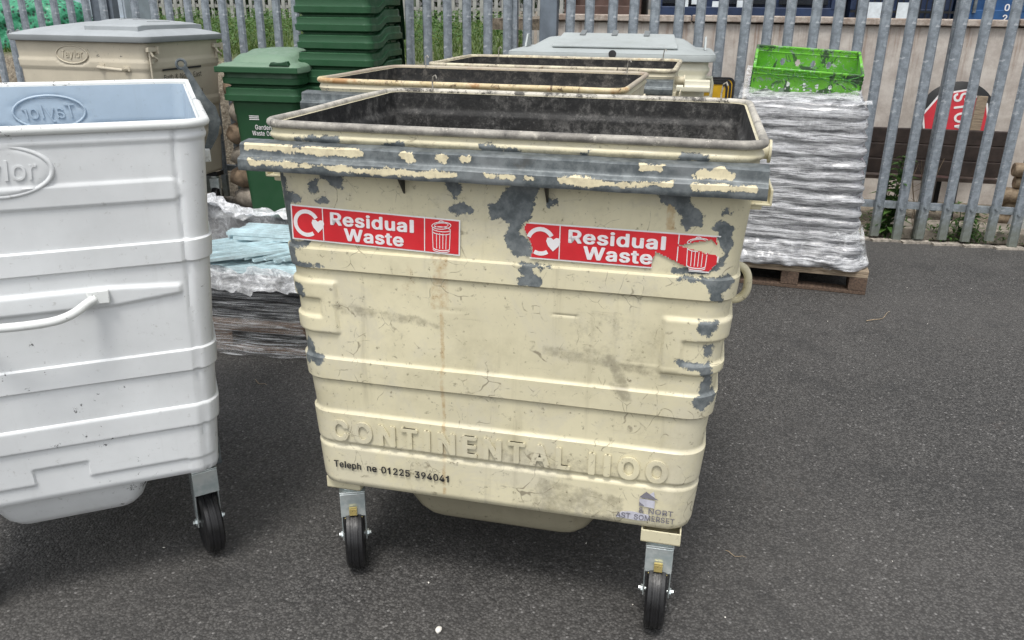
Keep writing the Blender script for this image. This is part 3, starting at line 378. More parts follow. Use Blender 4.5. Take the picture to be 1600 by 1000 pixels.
# ---------------------------------------------------------------- four-wheeled steel bins
def band(z, a, b, e=.007): return sstep(z, a-e*.3, a+e*.7)*(1-sstep(z, b-e*.7, b+e*.3))
def shell_rows(W, D, zb, zr, tx, tf, tb, r, zs, nf, ns, nb, nc, relief, inset=0.):
    rows = []
    for z in zs:
        t = (zr-z)/(zr-zb)
        x1 = W/2-tx*t-inset; y0 = -D/2+tf*t+inset; y1 = D/2-tb*t-inset
        P, N = rrect(-x1, x1, y0, y1, max(.012, r-inset), nf, ns, nb, nc)
        P = np.array(P); N = np.array(N)
        off = relief(P[:,0], P[:,1]-y0, np.full(len(P), z), N) if relief is not None else 0
        Q = P+N*np.asarray(off).reshape(-1,1) if relief is not None else P
        rows.append([(a,b,z) for a, b in Q])
    return rows
def make_shell(name, root, mats, W, D, zb, zr, tx, tf, tb, r, dz, nf, ns, nb, nc, relief, in_relief=None):
    mb = MB()
    zs = list(np.arange(zb+.02, zr, dz))+[zr]
    rows = shell_rows(W,D,zb,zr,tx,tf,tb,r,zs,nf,ns,nb,nc,relief)
    # turned-under bottom edge
    low = shell_rows(W,D,zb,zr,tx,tf,tb,r,[zb+.02],nf,ns,nb,nc,relief)[0]
    cx = np.array(low)
    pre = []
    for q, (ins, dzz) in enumerate(((.05,0.),(.016,0.),(.004,.006))):
        k1 = np.array(shell_rows(W,D,zb,zr,tx,tf,tb,r,[zb+.02],nf,ns,nb,nc,relief,ins)[0]); k1[:,2] = zb+dzz; pre.append([tuple(p) for p in k1])
    rows = pre+rows
    n = len(rows[0])
    mb.rings(rows, True, True, False, 0)
    nout = len(mb.v)
    zi = list(np.arange(zr, zb+.05, -dz*2.0))
    irow = shell_rows(W,D,zb,zr,tx,tf,tb,r,zi,nf,ns,nb,nc,in_relief,.014)
    mb.rings(irow, True, False, True, 1)
    # join the two at the top
    o = len(pre)+len(zs)-1
    fs = []
    for j in range(n):
        k2 = (j+1) % n; fs.append((o*n+j, o*n+k2, nout+k2, nout+j))
    mb.f += fs; mb.mi += [0]*len(fs)
    ob = mb.build(name, mats, root, smooth=50)
    return ob, nout
def rim_tube(root, m, W, D, z, r, rad, seg=10):
    P, N = rrect(-W/2, W/2, -D/2, D/2, r, 30, 20, 30, 8)
    rs = [rad*(1+.04*mnoise.noise(Vector((a*6,b*6,3)))) for a, b in P]
    pth = [(a, b, z+.003*mnoise.noise(Vector((a*3,b*3,1)))) for a, b in P]
    return MB().tube(pth, rs+[rs[0]] if False else rs, seg, True).build('rim', m, root, smooth=60)
def make_caster(root, loc, rz, plate_m, zb, brake=True, plate=(.105,.10), steer=0.):
    """plate, swivel head, fork, tyre, hub, brake tab: wheel rolls along the caster's own y"""
    T = zb
    c = MB(); hw = .033
    for s in (-1,1):
        c.prism([(-.012,.085),(.012,.085),(.030,T-.085),(.036,T-.062),(-.036,T-.062),(-.030,T-.085)], s*hw-.0022, s*hw+.0022, 'x')
    c.box((0,0,T-.060), (2*hw+.006,.074,.005))
    c.lathe([(.030,T-.058),(.034,T-.054),(.034,T-.040),(.028,T-.036)], (0,0,0), 'z', 24)
    c.box((0,-.037,T-.100), (2*hw+.004,.003,.075))
    fork = c.build('caster', m_zinc, root, smooth=35, bevel=.0015, loc=loc, rot=(0,0,rz))
    p = MB(); a, b = plate
    p.box((0,0,T-.033),(a,b,.006)); p.box((0,-b/2+.002,T-.018),(a,.004,.036)); p.box((-a/2+.002,0,T-.018),(.004,b-.01,.034)); p.box((a/2-.002,0,T-.018),(.004,b-.01,.034))
    p.build('mounting_plate', plate_m, fork, bevel=.002, rot=(0,0,-rz))
    ty = MB().lathe([(.074,-.024),(.088,-.0265),(.097,-.021),(.0985,-.012),(.0972,-.011),(.0972,-.0095),(.1,-.0085),(.1,-.0035),(.0985,-.003),(.0985,.003),(.1,.0035),(.1,.0085),(.0972,.0095),(.0972,.011),(.0985,.012),(.097,.021),(.088,.0265),(.074,.024)], (0,.0,.1), 'x', 48)
    ty.build('tyre', m_rubber, fork, smooth=30)
    h = MB().lathe([(.014,-.026),(.020,-.024),(.022,-.019),(.070,-.014),(.075,-.019),(.075,.019),(.070,.014),(.022,.019),(.020,.024),(.014,.026)], (0,0,.1), 'x', 32)
    h.build('hub', m_hub, fork, smooth=30)
    ax = MB().lathe([(.0055,-.046),(.0055,.046)], (0,0,.1), 'x', 10)
    for s in (-1,1): ax.lathe([(.010,s*.033),(.010,s*.040)], (0,0,.1), 'x', 6); ax.lathe([(.013,s*.0315),(.013,s*.033)], (0,0,.1), 'x', 14)
    ax.build('axle_bolt', m_zinc, fork, smooth=30)
    if brake:
        t = MB(); t.box((0,-.0435,T-.118),(.022,.010,.022)); t.box((0,-.045,T-.104),(.022,.007,.004)); t.box((0,-.041,T-.140),(.050,.003,.004))
        t.build('brake_tab', m_yellowtab, fork, bevel=.0015)
    return fork
def bottom_tub(root, m, x0, x1, y0, y1, z1, depth, r=.06, tap=.07, tapy=None):
    ky = 1 if tapy is None else tapy/tap
    rows = []
    for t, ins in ((0,0),(.35,tap*.3),(.7,tap*.62),(.9,tap*.95),(.98,tap*1.25),(1.,tap*1.7)):
        P, N = rrect(x0+ins, x1-ins, y0+ins*ky, y1-ins*ky, r*.6, 4, 4, 4, 6); rows.append([(a,b,z1-depth*t) for a, b in P])
    return MB().rings(rows, True, False, True).build('drain_tub', m, root, smooth=50)

PEEL = [
[(-0.547,1.179),(-0.526,1.164),(-0.523,1.131),(-0.492,1.122),(-0.490,1.110),(-0.520,1.106),(-0.519,1.075),(-0.519,1.012),(-0.473,1.013),(-0.477,1.004),(-0.516,0.992),(-0.514,0.955),(-0.447,0.956),(-0.422,0.950),(-0.541,0.943),(-0.543,1.054)],
[(-0.463,1.163),(-0.443,1.162),(-0.442,1.145),(-0.451,1.131),(-0.465,1.142)],
[(-0.434,1.187),(-0.370,1.186),(-0.380,1.149),(-0.402,1.150),(-0.430,1.169)],
[(-0.452,1.117),(-0.419,1.124),(-0.417,1.112),(-0.445,1.110)],
[(-0.118,1.187),(-0.086,1.188),(-0.084,1.162),(-0.098,1.139),(-0.114,1.156)],
[(-0.117,1.115),(-0.088,1.135),(-0.052,1.119),(-0.057,1.107),(-0.107,1.106)],
[(-0.001,1.140),(0.024,1.170),(0.046,1.179),(0.094,1.183),(0.090,1.155),(0.080,1.123),(0.078,1.103),(0.060,1.095),(0.047,1.067),(0.066,1.054),(0.084,1.038),(0.084,1.017),(0.048,1.014),(0.025,1.033),(0.020,1.056),(0.033,1.093),(0.006,1.105),(-0.012,1.099),(-0.021,1.130)],
[(0.053,0.998),(0.130,1.000),(0.139,0.996),(0.089,0.987),(0.094,0.973),(0.113,0.949),(0.090,0.945),(0.053,0.946),(0.053,0.960),(0.071,0.971),(0.057,0.989)],
[(0.119,1.152),(0.139,1.155),(0.139,1.142),(0.122,1.139)],
[(0.356,1.183),(0.440,1.186),(0.433,1.167),(0.464,1.139),(0.463,1.114),(0.430,1.105),(0.421,1.115),(0.419,1.137),(0.393,1.156),(0.364,1.163)],
[(0.495,1.154),(0.521,1.158),(0.520,1.143),(0.500,1.140)],
[(0.479,1.111),(0.504,1.129),(0.527,1.114),(0.530,1.067),(0.516,1.026),(0.493,1.007),(0.405,1.004),(0.400,1.015),(0.471,1.018),(0.507,1.039),(0.518,1.053),(0.510,1.070),(0.498,1.086),(0.500,1.103)],
[(0.419,0.991),(0.473,1.000),(0.531,1.003),(0.537,0.988),(0.518,0.964),(0.525,0.942),(0.491,0.943),(0.493,0.962),(0.483,0.983),(0.466,0.991),(0.424,0.987)],
[(0.473,0.896),(0.512,0.893),(0.512,0.875),(0.499,0.855),(0.475,0.871)],
[(0.493,0.838),(0.508,0.838),(0.510,0.805),(0.491,0.801)],
[(0.428,0.793),(0.438,0.803),(0.457,0.788),(0.509,0.792),(0.512,0.758),(0.506,0.745),(0.488,0.773),(0.461,0.778),(0.438,0.784)],
[(0.495,0.739),(0.514,0.746),(0.519,0.712),(0.528,0.696),(0.506,0.662),(0.484,0.677),(0.478,0.694),(0.491,0.704)],
[(-0.530,0.897),(-0.505,0.897),(-0.500,0.873),(-0.517,0.865),(-0.529,0.879)],
[(-0.520,0.729),(-0.506,0.751),(-0.491,0.737),(-0.488,0.714),(-0.459,0.703),(-0.472,0.685),(-0.495,0.692),(-0.515,0.678),(-0.520,0.701)],
[(-0.488,1.264),(-0.376,1.273),(-0.372,1.253),(-0.484,1.253)],
[(-0.283,1.256),(-0.221,1.264),(-0.221,1.252),(-0.278,1.251)],
[(0.005,1.262),(0.053,1.258),(0.032,1.249),(-0.017,1.253)],
[(0.186,1.260),(0.207,1.263),(0.206,1.253),(0.189,1.252)],
[(0.400,1.267),(0.428,1.274),(0.460,1.266),(0.461,1.257),(0.400,1.252)],
[(-0.038,1.264),(-0.007,1.268),(0.007,1.260),(-0.007,1.253),(-0.033,1.254)],]
BARC = [
[(-0.597,1.251),(-0.508,1.250),(-0.461,1.245),(-0.387,1.251),(-0.302,1.246),(-0.305,1.235),(-0.388,1.234),(-0.461,1.236),(-0.552,1.238),(-0.595,1.239)],
[(-0.216,1.243),(-0.189,1.249),(-0.182,1.230),(-0.195,1.227),(-0.212,1.238)],
[(-0.127,1.245),(-0.105,1.241),(-0.111,1.232),(-0.125,1.233)],
[(-0.074,1.246),(-0.052,1.246),(-0.057,1.235),(-0.072,1.238)],
[(-0.584,1.215),(-0.554,1.216),(-0.464,1.211),(-0.359,1.209),(-0.256,1.208),(-0.155,1.208),(-0.077,1.208),(-0.106,1.201),(-0.206,1.201),(-0.307,1.201),(-0.411,1.207),(-0.507,1.206),(-0.577,1.205)],
[(-0.014,1.211),(0.044,1.212),(0.039,1.207),(-0.009,1.208)],
[(0.017,1.212),(0.052,1.212),(0.048,1.207),(0.017,1.208)],
[(0.077,1.211),(0.097,1.211),(0.095,1.208),(0.078,1.208)],
[(0.150,1.211),(0.162,1.215),(0.229,1.211),(0.290,1.210),(0.351,1.213),(0.343,1.206),(0.287,1.204),(0.208,1.201),(0.154,1.204)],
[(0.357,1.216),(0.392,1.216),(0.387,1.208),(0.359,1.209)],
[(0.430,1.214),(0.508,1.214),(0.557,1.216),(0.560,1.210),(0.501,1.208),(0.433,1.207)],
[(0.432,1.234),(0.451,1.245),(0.467,1.242),(0.491,1.249),(0.514,1.233),(0.506,1.229),(0.436,1.230)],
[(0.322,1.246),(0.368,1.248),(0.365,1.239),(0.325,1.240)],]
TEAR = [
[(0.413,1.069),(0.485,1.087),(0.504,1.069),(0.520,1.049),(0.468,1.056)],
[(0.366,1.050),(0.440,1.020),(0.442,1.002),(0.367,1.001),(0.357,1.020)],
[(0.060,1.108),(0.080,1.103),(0.065,1.086),(0.079,1.056),(0.088,1.033),(0.076,1.000),(0.053,1.003)],
[(0.493,1.094),(0.530,1.093),(0.530,1.014),(0.481,1.006),(0.506,1.043)],]
def bar_profile_mesh(root, m, x0, x1, yf, z0, dense, polys=None):
    """two-step rail across the front; z0 is its lower edge"""
    prof = [(yf+.004,z0+.066),(yf-.034,z0+.062),(yf-.040,z0+.058),(yf-.041,z0+.036),(yf-.044,z0+.032),(yf-.052,z0+.030),(yf-.056,z0+.026),(yf-.057,z0+.006),(yf-.054,z0),(yf-.030,z0-.003),(yf+.004,z0-.001)]
    pts = []
    for i in range(len(prof)-1):
        a, b = np.array(prof[i]), np.array(prof[i+1]); n = max(1, int(np.hypot(*(b-a))/.005)) if dense else 1
        for q in range(n): pts.append(tuple(a+(b-a)*q/n))
    pts.append(prof[-1])
    nx = int((x1-x0)/(.006 if dense else .2))+1
    rows = []
    for i in range(nx+1):
        x = x0+(x1-x0)*i/nx
        wob = .0016*mnoise.noise(Vector((x*9,0,5))) if dense else 0
        rows.append([(x, y+wob, z+wob) for y, z in pts])
    mb = MB().rings(rows, True, True, True)
    o = mb.build('front_rail', m, root, smooth=40)
    if polys is not None:
        V = np.array(mb.v); pe = np.zeros(len(V))
        for P in polys: pe = np.maximum(pe, 1+np.clip(poly_sd(V[:,0],V[:,2],P), -.05, .05)/.05)
        set_attr(o, 'peel', np.where(V[:,1] < yf-.03, pe, 0))
    return o

# ================================================================ main bin: open, cream, peeling
YAW = -0.2224; OX, OY = -0.0381, 1.8275
def at_local(rz, ox, oy, D): return (ox-math.sin(rz)*D/2, oy+math.cos(rz)*D/2, 0)
def cream_bin(name, label, loc, rz, W, D, dense, mats, rim_m, bar_m, rail=( -.613,.585), group=None):
    root = thing(name, label, 'bin', loc, rz, group)
    zb, zr = .322, 1.290
    B = [(.942,.997),(.642,.7057),(.457,.5505)]
    def relief(x, yfromfront, z, N):
        o = np.zeros(len(x))
        for a, b in B: o += .0078*band(z, a, b, .0048)
        o += .0085*(1-sstep(z, .442, .451))*(sstep(z,.318,.335))
        o += .007*band(z, 1.256, 1.272, .007)
        fr = (N[:,1] < .35)
        # stepped corner plates
        ax = np.abs(x); c = x < 0
        lo = np.where(c, .7715, .756); hi = np.where(c, .913, .897); xi = np.where(c, .413, .397)
        pl = band(z, lo, hi, .008)*sstep(ax, xi-.004, xi+.004)
        nl = np.where(c, .815, .783); nh = np.where(c, .866, .845); nx = np.where(c, .455, .443)
        nt_ = band(z, nl, nh, .007)*sstep(ax, nx-.004, nx+.004)
        o += np.where((N[:,1] < .3) | (yfromfront < .16), .010*pl-.0085*nt_*pl, 0)
        # dents and slightly wavy sheet
        if dense:
            damp = sstep(z,.55,.62)*(1-sstep(z,.93,.99)); o += damp*np.array([.0034*mnoise.noise(Vector((a*3.1,q*3.1,b*3.6))) for a, q, b in zip(x, yfromfront, z)])
            fx = np.where(N[:,1] < -.5, 1, 0)
            # shallow pressed bars left by a lost plate
            for (xa,xb,za,zc,h) in ((.135,.20,.876,.881,-.003),(-.15,-.08,.862,.866,-.003),(.30,.44,.766,.772,.0015)):
                o += h*band(x, xa, xb, .006)*band(z, za, zc, .004)*fx
        return o
    def inrel(x, yf, z, N): return -.009*(1-sstep(z, 1.228, 1.236))*1.0 + .0*x
    if dense: n = (165,34,60,10); dz = .0040
    else: n = (14,10,14,5); dz = .014
    body, nout = make_shell('body', root, mats, W, D, zb, zr, .0765, .003, .03, .062, dz, *n, relief, inrel)
    if dense:
        V = np.array([v.co for v in body.data.vertices]); pe = np.zeros(len(V)); dirt_shade = pe.copy(); ru = pe.copy()
        for P in PEEL: pe = np.maximum(pe, 1+np.clip(poly_sd(V[:,0],V[:,2],P), -.05, .05)/.05)
        front = (V[:,1] < -D/2+.10); outer = np.arange(len(V)) < nout
        # worn folds: paint rubbed off on rib edges near the corners and the bottom lip
        set_attr(body, 'peel', np.where(front & outer, pe, np.where(outer, .35, 0)))
        for P, g in (([(.270,.785),(.284,.785),(.316,.722),(.300,.720)],1.),([(.285,.711),(.322,.711),(.330,.680),(.318,.680)],.95),([(.215,.800),(.250,.797),(.262,.784),(.225,.788)],.85),
                     ([(-.42,.853),(-.20,.836),(-.14,.815),(-.40,.833)],.82),([(.12,.797),(.39,.762),(.40,.745),(.12,.775)],.80),([(-.49,1.02),(.55,1.0),(.55,1.16),(-.49,1.18)],.48),([(.10,.345),(.33,.326),(.33,.40),(.12,.43)],.86),([(-.03,.47),(.34,.46),(.33,.50),(.0,.50)],.70),([(.16,.80),(.40,.76),(.39,.87),(.2,.9)],.60),([(-.3,.45),(.2,.44),(.2,.456),(-.3,.456)],.7),([(-.57,1.25),(.57,1.25),(.57,1.262),(-.57,1.262)],.75)):
            dirt_shade = np.maximum(dirt_shade, g*np.clip(1+poly_sd(V[:,0],V[:,2],P)/.02, 0, 1))
        # paint chipped along two fold bottoms
        for zl in (.942,.457):
            ln = np.clip(1-np.abs(V[:,2]-zl)/.008, 0, 1)*np.where(np.abs(V[:,0]) < .6, 1, 0); pe = np.maximum(pe, (.83 if zl > .9 else .70)*ln)
        set_q = np.where(front & outer, pe, np.where(outer, .35, 0)); body.data.attributes['peel'].data.foreach_set('value', set_q.astype(np.float32))
        for zl in (.942,.642,.457): dirt_shade = np.maximum(dirt_shade, 1.05*np.clip(1-np.abs(V[:,2]-zl+.001)/.0055, 0, 1))  # dark lines below the ribs: their shade put into the colour
        dirt_shade = np.maximum(dirt_shade, .55*np.clip(1-(V[:,2]-.322)/.04, 0, 1))
        set_attr(body, 'dirt', np.where(front & outer, dirt_shade, .3*outer))  # 'dirt' attribute carries smeared dirt and the shade painted under the ribs
        for xa, xb, za, zc, g in ((-.142,-.134,.33,1.0,.85),(-.155,-.118,.93,1.01,.8),(-.238,-.205,.90,1.01,.6),(.09,.097,.36,.9,.42),(.385,.40,1.10,1.18,.95),(-.165,-.12,.86,.94,.75)):
            ru = np.maximum(ru, g*np.clip(1-np.maximum(np.abs(V[:,0]-(xa+xb)/2)-(xb-xa)/2,0)/.008,0,1)*((V[:,2] > za) & (V[:,2] < zc)))
        set_attr(body, 'rust', np.where(front & outer, ru, 0))
    rim_tube(root, rim_m, W+.004, D+.004, zr+.002, .064, .0100 if dense else .0100)
    bar_profile_mesh(root, bar_m, rail[0], rail[1], -D/2, 1.1895, dense, BARC if dense else None)
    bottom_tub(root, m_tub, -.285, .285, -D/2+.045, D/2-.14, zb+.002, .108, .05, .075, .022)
    # side lifting trunnions and handles
    for s in (-1,1):
        t = MB(); xs = s*(W/2-.004)
        t.lathe([(.020,min(0,s*.045)),(.020,max(0,s*.045))], (xs,-.06,1.225), 'x', 20); t.lathe([(.029,s*.040),(.029,s*.046)] if s > 0 else [(.029,-.046),(.029,-.040)], (xs,-.06,1.225), 'x', 20)
        t.build('trunnion', mats[0], root, smooth=40)
        b = MB(); b.box((s*(W/2+.006),-D/2+.15,1.158),(.05,.20,.006)); b.box((s*(W/2+.029),-D/2+.15,1.174),(.006,.20,.038)); b.box((s*(W/2-.003),-D/2+.15,1.17),(.03,.19,.05))
        b.build('side_bracket', mats[0], root, bevel=.003)
        xh = s*(W/2-.026)
        h = MB().tube(arcpath([(xh-s*.012,-.27,.985),(xh+s*.014,-.27,.984),(xh+s*.030,-.27,.970),(xh+s*.036,-.268,.945),(xh+s*.033,-.262,.915),(xh+s*.016,-.26,.897),(xh-s*.016,-.26,.893)]), .0100, 10)
        h.build('handle', mats[0], root, smooth=60)
    # small gussets under the rail and chain hooks on the back edge
    for x in (-.222,.118):
        MB().prism([(-D/2+.002,1.188),(-D/2-.040,1.188),(-D/2-.002,1.146)], x-.002, x+.002, 'x').build('rail_gusset', m_blackmetal if dense else bar_m, root)
    for x, hh in ((-.43,.05),(.49,.055)):
        MB().tube([(x,D/2-.004,zr-.02),(x,D/2-.01,zr+.03),(x+.004,D/2-.014,zr+hh),(x+.012,D/2-.016,zr+hh+.006),(x+.016,D/2-.014,zr+hh-.004)], .0026, 6).build('chain_hook', m_rim, root, smooth=60)
    return root

W1, D1 = 1.146, .863
main = cream_bin('waste_bin', 'open cream steel bin with peeling paint and two red stickers on its front', at_local(YAW, OX, OY, D1), YAW, W1, D1, True, [m_cream, m_grime], m_rim, m_bar)
YF = -D1/2
# pressed lettering on the bottom band
body = [c for c in kids(main) if c.name.startswith('body')][0]
def emb_letters(root, s, x0, z0, width, cap, y, m, spacing=1.2, th=.005, mirror=False, name='pressed_lettering', bold=-.012, shear=0., bev=.0016):
    mb = MB(); lettering(mb, s, x0, z0, width, cap, y, th, bold, spacing, mirror=mirror, shear=shear)
    return mb.build(name, m, root, smooth=30, bevel=bev, seg=2)
mb = MB(); lettering(mb, 'CONTINENTAL', -.448, .470, .640, .056, YF-.0068, .0046, .040, 1.16); lettering(mb, 'IIOO', .245, .466, .188, .056, YF-.0068, .0046, .040, 1.16)
mb.build('pressed_lettering', m_cream, main, bevel=.0018)
# dark print
mb = MB(); lettering(mb, 'Teleph', -.449, .384, .077, .0195, YF-.0096, .0006, .018); lettering(mb, 'ne 01225 394041', -.354, .3835, .229, .0195, YF-.0096, .0006, .018, tilt=-.004); mb.build('telephone_print', m_black, main)
mb = MB(); lettering(mb, '& NORT', .374, .372, .085, .0145, YF-.0096, .0006, .008); lettering(mb, 'AST SOMERSET', .318, .3505, .146, .0145, YF-.0096, .0006, .008)
mb.prism([(.373,.416),(.389,.434),(.420,.414)], YF-.0096, YF-.0106, 'y'); mb.prism([(.374,.403),(.374,.391),(.386,.394)], YF-.0096, YF-.0106, 'y')
mb.build('council_print', m_greyprint, main)
mb = MB()
for P in ([(.374,.392),(.412,.388),(.412,.410),(.374,.412)],[(.318,.349),(.372,.347),(.40,.350),(.40,.367),(.355,.371),(.33,.366)],[(.395,.425),(.408,.436),(.411,.42)]): mb.prism(P, YF-.0080, YF-.0095, 'y')
mb.build('faded_label', m_lilac, main)

def sticker(root, name, x0, z0, wd, ht, tilt, tears, label):
    """long red sticker with white edge, recycling arrow, two lines of words and a drawn dustbin"""
    y = YF-.0030
    ct, st = math.cos(tilt), math.sin(tilt)
    def G(u, v): return (x0+u*ct-v*st, z0+u*st+v*ct)
    def torn(p): return any(float(poly_sd(np.array([p[0]]), np.array([p[1]]), T)[0]) > 0 for T in tears)
    def sheet(u0,u1,v0,v1,yy,step=.0028):
        mb = MB(); nu = max(1,int((u1-u0)/step)); nv = max(1,int((v1-v0)/step)); vs = []; fs = []
        for j in range(nv+1):
            for i in range(nu+1):
                a, b = G(u0+(u1-u0)*i/nu, v0+(v1-v0)*j/nv); vs.append((a, yy+.0004*mnoise.noise(Vector((a*30,b*30,2))), b))
        for j in range(nv):
            for i in range(nu):
                c = G(u0+(u1-u0)*(i+.5)/nu, v0+(v1-v0)*(j+.5)/nv)
                jit = .0022*mnoise.noise(Vector((c[0]*160,c[1]*160,7)))
                if not torn((c[0]+jit,c[1]-jit)): fs.append((j*(nu+1)+i, j*(nu+1)+i+1, (j+1)*(nu+1)+i+1, (j+1)*(nu+1)+i))
        mb.add(vs, fs); return mb
    back = sheet(0,wd,0,ht,y).build(name, m_stickwhite, root)
    if label: back['label'] = label
    b = .0035
    sheet(b,wd-b,b,ht-b,y-.0007).build('red_field', m_red, back)
    yy = y-.0012
    def stroke(mb, pts, w_, closed=False):
        run = []
        P = pts+[pts[0]] if closed else pts
        dense = []
        for i in range(len(P)-1):
            n = max(1, int(math.hypot(P[i+1][0]-P[i][0], P[i+1][1]-P[i][1])/.003))
            for q in range(n): dense.append((P[i][0]+(P[i+1][0]-P[i][0])*q/n, P[i][1]+(P[i+1][1]-P[i][1])*q/n))
        dense.append(P[-1])
        for p in dense:
            g = G(*p)
            if torn(g):
                if len(run) > 1: mb.ribbon(run, w_, yy+.0003, yy-.0003)
                run = []
            else: run.append(g)
        if len(run) > 1: mb.ribbon(run, w_, yy+.0003, yy-.0003)
    d1, d2 = .195*wd, .797*wd
    for d_ in (d1, d2): mb = MB(); stroke(mb, [(d_,b),(d_,ht-b)], .0022); mb.build('divider', m_stickwhite, back)
    # arrow: three quarters of a ring ending in a rounded heart-like head
    cx, cz, R = .094*wd, .5*ht, .335*ht
    mb = MB(); stroke(mb, [(cx+R*math.cos(a), cz+R*math.sin(a)) for a in np.radians(np.linspace(305, 28, 40))], .0098)
    hx, hz = cx+R+.001, cz-.003
    head = [(hx,hz-.0185),(hx+.012,hz-.006),(hx+.0165,hz+.005),(hx+.014,hz+.013),(hx+.006,hz+.0135),(hx,hz+.009),(hx-.006,hz+.0135),(hx-.014,hz+.013),(hx-.0165,hz+.005),(hx-.012,hz-.006)]
    mb.prism([G(*p) for p in head], yy+.0001, yy-.0006, 'y'); mb.build('recycling_arrow', m_print, back)
    mb = MB()
    g1 = G(.245*wd, .535*ht); g2 = G(.325*wd, .115*ht)
    lettering(mb, 'Residual', g1[0], g1[1], .485*wd, .335*ht, yy+.0003, .0006, .032, 1.0, tilt)
    lettering(mb, 'Waste', g2[0], g2[1], .345*wd, .335*ht, yy+.0003, .0006, .032, 1.0, tilt)
    mb.f = [f for f in mb.f if not torn((sum(mb.v[i][0] for i in f)/len(f), sum(mb.v[i][2] for i in f)/len(f)))]; mb.mi = [0]*len(mb.f)
    mb.build('sticker_wording', m_print, back)
    c0 = .893*wd; mb = MB(); lw = .0017
    hw_ = .022
    el = lambda cz_, rx, rz_, a0=0, a1=360, n=28, tl=0: [(c0+rx*math.cos(a)*math.cos(tl)-rz_*math.sin(a)*math.sin(tl), cz_+rz_*math.sin(a)*math.cos(tl)+rx*math.cos(a)*math.sin(tl)) for a in np.radians(np.linspace(a0,a1,n))]
    stroke(mb, el(.80*ht, .0235, .0085, tl=.13), lw); stroke(mb, el(.815*ht, .017, .005, tl=.13), lw*.8); stroke(mb, el(.89*ht, .006, .004, 0, 180, 10), lw)
    stroke(mb, [(c0-hw_,.70*ht),(c0-hw_*.92,.16*ht)], lw); stroke(mb, [(c0+hw_,.70*ht),(c0+hw_*.92,.16*ht)], lw)
    stroke(mb, el(.70*ht, hw_, .006), lw); stroke(mb, el(.17*ht, hw_*.92, .006, 180, 360), lw*1.2); stroke(mb, el(.12*ht, hw_*.92, .006, 180, 360), lw)
    stroke(mb, el(.62*ht, hw_, .006, 180, 360), lw)
    for q in (-.012,-.004,.004,.012): stroke(mb, [(c0+q,.58*ht),(c0+q*.95,.15*ht)], lw*.9)
    mb.build('dustbin_drawing', m_stickwhite, back)
    return back
sticker(main, 'sticker', -.5175, 1.0160, .4295, .0870, -.0255, [], 'intact red and white sticker near the left edge')
sticker(main, 'sticker', .0630, 1.0125, .4400, .0860, -.0050, TEAR, 'torn red and white sticker with strips ripped off its end')
def lpt(x, y): return (x, y)
for i, (wx, wy, st) in enumerate(((-.455,2.010,.40),(.395,1.776,.02))):
    dx, dy = wx-main.location.x, wy-main.location.y; c, s_ = math.cos(-YAW), math.sin(-YAW)
    make_caster(main, (c*dx-s_*dy, s_*dx+c*dy, 0), st, m_cream, .322, True, (.10,.11))
for sx in (-1,1): make_caster(main, (sx*.43, D1/2-.15, 0), .3*sx, m_cream, .322, False)

# ================================================================ open cream bins behind
b2 = cream_bin('waste_bin', 'open cream bin with yellowed rusty rim, directly behind the red-stickered bin', at_local(-.253, -.190, 3.004, .80), -.253, 1.155, .80, False, [m_cream2, m_grime2], m_rim3, m_galv, group='cream bins lined up in a row')
b3 = cream_bin('waste_bin', 'open cream bin with pale rim, between the rusty-rimmed bin and the grey-lidded bin', at_local(-.224, .150, 3.965, .80), -.224, 1.17, .80, False, [m_cream2, m_grime2], m_rim2, m_galv, group='cream bins lined up in a row')
for b, W_ in ((b2,1.155),(b3,1.17)):
    for sx in (-1,1):
        for sy in (-1,1): make_caster(b, (sx*.44, sy*.27, 0), .2*sx*sy, m_cream2, .322, False)

# ================================================================ white-grey open bin at the left edge (seen on its short side)
WL, DL, YL = .89, 1.15, .397
FRx, FRy = -.724, 1.937
wl = (FRx-WL/2*math.cos(YL)-DL/2*math.sin(YL), FRy-WL/2*math.sin(YL)+DL/2*math.cos(YL), 0)
white = thing('waste_bin', 'open pale grey bin with a white rim and long handle, cut by the left edge', 'bin', wl, YL)
def rel_white(x, yf, z, N):
    o = np.zeros(len(x)); f = N[:,1] < -.5
    ax = np.abs(x)
    for a, b in ((.961,1.018),(.667,.728),(.504,.568)): o += .0065*band(z, a, b, .005)
    o += .004*band(z, 1.255, 1.272, .008)
    # panel with rounded end right of the oval
    xe = .372-.02*((np.abs(z-1.143)/.027)**4).clip(0,1)
    o += np.where(f, .005*band(z, 1.116, 1.170, .005)*(1-sstep(ax, xe-.004, xe+.004)), 0)
    # oval boss
    el = np.sqrt((x/.112)**2+((z-1.206)/.056)**2)
    o += np.where(f, .004*(1-sstep(el,.85,1.05)), 0)
    # tapered boss behind the handle
    t = np.clip((ax-.19)/.16, 0, 1); lo = .866+.016*t; hi = .917-.010*t
    o += np.where(f, .008*band(z, lo, hi, .009)*(1-sstep(ax, .338, .346)), 0)
    # bottom step
    st = np.where(ax < .062, .449, .404)
    st = st-.045*sstep(ax, .055, .069)*0
    o += np.where(f & (ax < .30), -.006*(1-sstep(z, st-.004, st+.004)), np.where(f, -.004*(1-sstep(z,.398,.404)), 0))
    # panel seam near the corners
    sx = .372-.028*(1.29-z)
    o += np.where(f, -.006*np.exp(-((ax-sx)/.005)**2), 0)
    o += np.array([.0016*mnoise.noise(Vector((a*2.6,q*2.6,b*2.6))) for a, q, b in zip(x, yf, z)])
    return o
def inrel_white(x, yf, z, N):
    el = np.sqrt((x/.105)**2+((z-1.206)/.052)**2); bk = N[:,1] > .5
    o = np.where(bk, .006*np.exp(-((el-1)/.06)**2), 0)
    return o+.006*band(z, 1.13, 1.165, .006)*np.where(bk, np.where(np.abs(x) > .13, 1, 0), 1)
